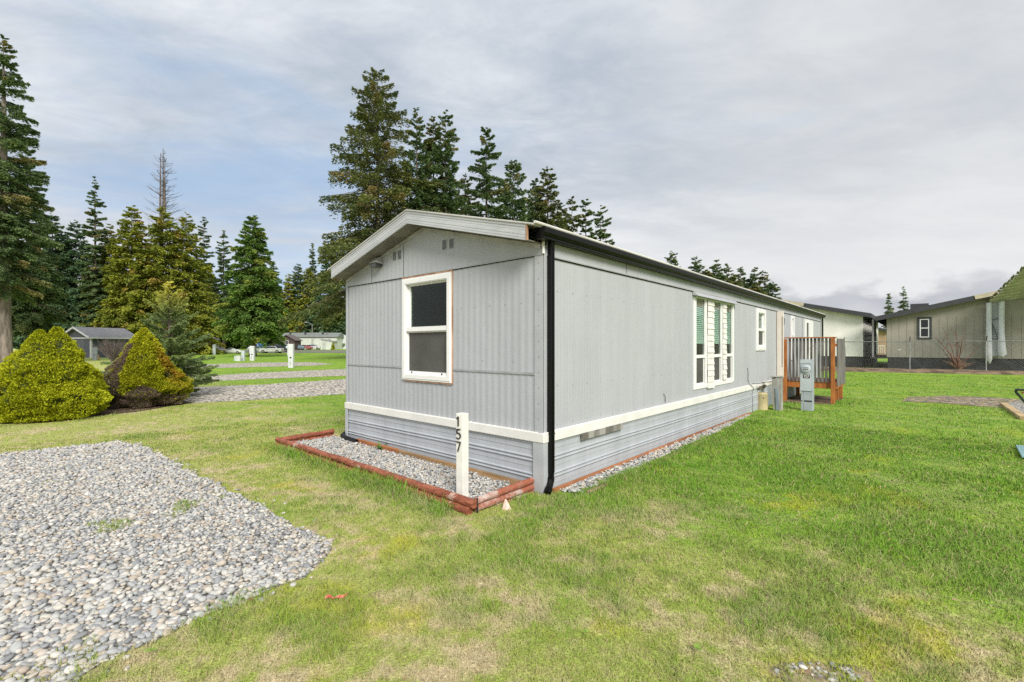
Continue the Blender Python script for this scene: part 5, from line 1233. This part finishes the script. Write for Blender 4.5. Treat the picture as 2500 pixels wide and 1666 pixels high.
for i, (px, hh_) in enumerate(((2268, 10.2), (2336, 10.8))):
    bt2 = thing('bare_tree', ('faint leafless tree top above the middle of the taupe roof', 'faint leafless tree top nearer the taupe roof peak')[i], 'tree', (bear(px, 95), 95, float(rise(95))), 0, 'leafless trees behind the taupe house')
    twigs(bt2, M('pale_twig', (.22, .19, .17), .9, .2, 4), 26, hh_, 3.0, .06, 30+i, 'branch', 8)
# dead tree with several stems and upswept bare twigs
dt = thing('dead_tree', 'tall leafless dead tree with three grey stems rising over the cedars', 'tree', (bear(394, 81), 81, 0), .4)
DB = M('dead_bark', (.10, .080, .068), .95, .3, 3, .02, 10, col2=(.18, .15, .13)); hd = hgt(358, 81); rr = random.Random(21)
tk = MB(); tk.tube([(0, 0, 0), (0, 0, hd*.35), (0, 0, hd*.62)], [.42, .36, .30], 10)
stems = [[(0, 0, hd*.6), (-.15, 0, hd*.72), (-.12, .05, hd*.97)], [(0, 0, hd*.6), (.25, .1, hd*.72), (.22, .1, hd*.995)], [(0, 0, hd*.6), (.55, -.1, hd*.70), (.52, -.1, hd*.93)]]
for s in stems: tk.tube(s, [.26, .17, .04], 7)
tk.build('trunk', DB, dt, smooth=True)
tg = MB()
for k in range(150):
    f = rr.random(); z = hd*(.54+.44*f); a = rr.uniform(0, 6.28); L = (.45+3.6*(1-f)**.7)*rr.uniform(.6, 1.1); s = stems[k % 3]; bx_ = s[1][0]
    q = [Vector((bx_+math.cos(a)*L*g, math.sin(a)*L*g, z+L*(-.10*g+.55*g*g))) for g in (0, .35, .7, 1)]
    tg.tube(q, [.045, .034, .024, .010], 3, cap=False)
    for j in range(3):
        p0 = q[rr.randint(1, 2)]; d_ = Vector((math.cos(a+rr.uniform(-.9, .9)), math.sin(a+rr.uniform(-.9, .9)), rr.uniform(.1, 1.)))*L*rr.uniform(.15, .35); tg.tube([p0, p0+d_], [.014, .006], 3, cap=False)
tg.build('twig', DB, dt)
# the wood behind everything on the left
fv, ff, fr_, ft = [], [], [], []; off = 0; rr = random.Random(33)
for k in range(64):
    Y = rr.uniform(118, 150); px = -190+k*17+rr.uniform(-12, 12); h = rr.uniform(9, 17); X = bear(px, Y)
    V, Fc, rn, tn, _ = crown(h, h*.30, .0, 'cedar', 1300, 200+k, 1.25)
    V = V+np.array([X, Y, .75]); fv.append(V); ff.append(Fc+off); off += len(V); fr_.append(rn); ft.append(tn)
tag(npmesh('far_woods', np.concatenate(fv), np.concatenate(ff), NM['dark'], None, {'rnd': np.concatenate(fr_), 'tone': np.concatenate(ft)}), kind='stuff')

# ------------------------------------------------------------------ dwarf spruces and the young spruce in the soil bed
def mound_mat(name, stops, tone):
    m, t, bs = newmat(name); nt = m.node_tree
    c = t.mix(t.attr('tone'), t.ramp(t.attr('rnd'), stops), tone)
    t.put(bs.inputs['Base Color'], c); bs.inputs['Roughness'].default_value = .7; bs.inputs['Specular IOR Level'].default_value = .15
    g = t.n.new('ShaderNodeNewGeometry'); tl = t.n.new('ShaderNodeBsdfTranslucent'); t.put(tl.inputs[0], c); ms = t.n.new('ShaderNodeMixShader'); ms.inputs[0].default_value = .2
    nt.links.new(bs.outputs[0], ms.inputs[1]); nt.links.new(tl.outputs[0], ms.inputs[2]); nt.links.new(ms.outputs[0], t.n['Material Output'].inputs[0]); return m
YG = mound_mat('yellow_green_foliage', [(0, (.15, .18, .008)), (.5, (.37, .40, .014)), (1, (.58, .60, .035))], (.30, .125, .020))
DEAD = mound_mat('dead_foliage', [(0, (.08, .055, .045)), (.5, (.17, .125, .10)), (1, (.28, .21, .16))], (.30, .22, .12))
SHADE_CORE = M('shrub_shade_core', (.045, .055, .010), .95, .3, 6)
def mound(label, X, Y, R0, H, seed, tips, n=30000, dead=None, brown=None):
    o = thing('dwarf_spruce', label, 'shrub', (X, Y, 0), 0, 'rounded yellow green dwarf spruces')
    rng = np.random.default_rng(seed)
    def surf(th, q):          # q 0 bottom .. 1 top ; returns radius
        prof = np.where(q < .22, .86+.64*q, 1.0)*(1-np.clip((q-.18)/.82, 0, 1)**1.12)**.96
        lump = (vnoise(th*2.2+9, q*5, 1., seed)-.5)*.26+(vnoise(th*4.6, q*13, 1., seed+1)-.5)*.26+(vnoise(th*10, q*24, 1., seed+2)-.5)*.07
        low = 1+.9*np.clip(.45-q, 0, 1)
        return R0*(prof*(1+lump*low)+lump*.10*low*(q < .95))
    NP = 900; qp = np.where(rng.random(NP) < .72, 1-np.sqrt(rng.random(NP)), rng.uniform(.25, 1.0, NP)); qp = np.clip(qp*1.03, 0, .985); tp_ = rng.uniform(0, 2*np.pi, NP); pr_ = rng.uniform(.10, .20, NP)*(1-.35*qp); pt = rng.random(NP); off_ = rng.uniform(-.05, .07, NP)*(1.1-qp)
    w_ = pr_**2; ip = rng.choice(NP, n, p=w_/w_.sum()); a_ = rng.normal(0, .50, n); b_ = rng.normal(0, .50, n); rr2 = a_*a_+b_*b_
    q0, th0, R_ = qp[ip], tp_[ip], pr_[ip]; rs0 = np.maximum(surf(th0, q0), .05)
    th = th0+a_*R_/np.maximum(rs0, R_*.9); q = np.clip(q0+b_*R_*.62/H, 0, .999)
    rd = surf(th, q)+off_[ip]+.055*(1-np.minimum(rr2, 1.6))-.05*np.clip(-b_, 0, 1.2)*(1.1-q)-rng.random(n)**3*.05; rd = np.maximum(rd, .01)
    z = .05+q*(H-.06)+.02*b_*R_; g1 = pt[ip]; g2 = vnoise(th*10+3, q*22+5, 1., seed+7)
    x = rd*np.cos(th); y = rd*np.sin(th)
    if tips:
        sg = np.where(rng.random(n) < .5, 1., -1.); x = x*.92+sg*math.cos(tips[0])*tips[1]; y = y*.92+sg*math.sin(tips[0])*tips[1]; z = np.where(sg > 0, z, z*.965)
    c = np.stack([x, y, z], 1); o2 = np.stack([np.cos(th), np.sin(th), np.full(n, .55)], 1)
    u = nrmz(o2+rng.normal(0, .55, (n, 3))); v = nrmz(np.cross(u, rng.normal(0, 1, (n, 3))))
    l = rng.uniform(.032, .066, n); w = l*rng.uniform(.32, .55, n)
    rn = np.clip(rng.random(n)*.42+.34*g1+.3*vnoise(th*1.6, q*4, 1., seed+5), 0, 1)
    tone = np.zeros(n); isd = np.zeros(n, bool)
    if brown is not None: tone = np.clip(brown(th, q)*1.0, 0, 1)*rng.uniform(.3, 1, n)
    if dead is not None: isd = dead(th, q, rng)
    for nm, kk, mt_ in (('crown', ~isd, YG), ('dead_foliage', isd, DEAD)):
        if not kk.any(): continue
        V, Fc = leafmesh(c[kk], u[kk], v[kk], l[kk], w[kk]*(1 if nm == 'crown' else .55))
        npmesh(nm, V, Fc, mt_, o, {'rnd': np.repeat(rn[kk], 4), 'tone': np.repeat(tone[kk], 4)})
    th2, q2 = np.meshgrid(np.linspace(0, 2*np.pi, 49)[:-1], np.linspace(0, .98, 24)); r2 = surf(th2.ravel(), q2.ravel())*.80
    cv = np.stack([r2*np.cos(th2.ravel()), r2*np.sin(th2.ravel()), .03+q2.ravel()*(H-.06)*.97], 1)
    cf_ = np.array([(a*48+b, a*48+(b+1) % 48, (a+1)*48+(b+1) % 48, (a+1)*48+b) for a in range(23) for b in range(48)])
    if tips:
        d_ = np.array([math.cos(tips[0])*tips[1], math.sin(tips[0])*tips[1], 0]); cv = np.concatenate([cv*[.92, .92, 1]+d_, cv*[.92, .92, .965]-d_]); cf_ = np.concatenate([cf_, cf_+24*48])
    npmesh('trunk', cv, cf_, SHADE_CORE, o, None, True)  # dark inner shell, not a stem: paints the shade between the tufts
    return o
mound('rounded yellow green dwarf spruce with two tips, nearest the left edge', -10.30, 10.25, .95, 2.03, 5, (R(45), .14), 95000)
cam_dir = math.atan2(-12.4, 9.9)
def dd(a, b): return np.abs((a-b+np.pi) % (2*np.pi)-np.pi)
lft = cam_dir-R(62)
def dead2(th, q, rng):
    k1 = (dd(th, lft) < .52-.42*np.clip(q-.25, 0, 1)) & (q < .80)
    k2 = (dd(th, cam_dir+.05) < 1.05) & (q < .20+.07*np.sin(th*5))
    return (k1 | k2) & (rng.random(len(th)) < .96)
mound('rounded yellow green dwarf spruce with a dead grey patch on its left side', -9.85, 12.35, .90, 2.08, 9, None, 80000, dead2,
      lambda th, q: np.clip(1-dd(th, cam_dir+R(55))/.5, 0, 1)*np.clip(1-np.abs(q-.52)/.40, 0, 1)*1.5+.12)
ysp = thing('young_spruce', 'young blue green spruce with yellow leader behind the dead patched dwarf spruce', 'tree', (bear(414, 14.4), 14.4, 0), 1.0)
V, Fc, rn, tn, info = crown(3.62, 1.40, .02, 'spruce', 30000, 77, .12, .26)
zt = V[:, 2]; tn = np.clip((zt-2.55)/.9, 0, 1)*.85
npmesh('crown', V, Fc, NM['blue'], ysp, {'rnd': rn, 'tone': tn}); trunk_mesh(3.62, .06, info, KIND['spruce'], 77, 1).build('trunk', BARK, ysp, smooth=True)
yb_ = thing('yellow_bush', 'small yellow green upright bush right of the white shed', 'bush', (bear(813, 106), 106, float(rise(106))), 0)
V, Fc, rn, tn, info = crown(1.75, .55, .0, 'cedar', 900, 88, .30); npmesh('crown', V, Fc, YG, yb_, {'rnd': rn, 'tone': tn*0}); MB().tube([(0, 0, 0), (0, 0, 1.2)], [.05, .02], 6).build('trunk', BARK, yb_)
sc.cycles.max_bounces = 6; sc.cycles.diffuse_bounces = 3; sc.cycles.glossy_bounces = 3; sc.cycles.transmission_bounces = 4; sc.cycles.transparent_max_bounces = 8
sc.cycles.use_denoising = False
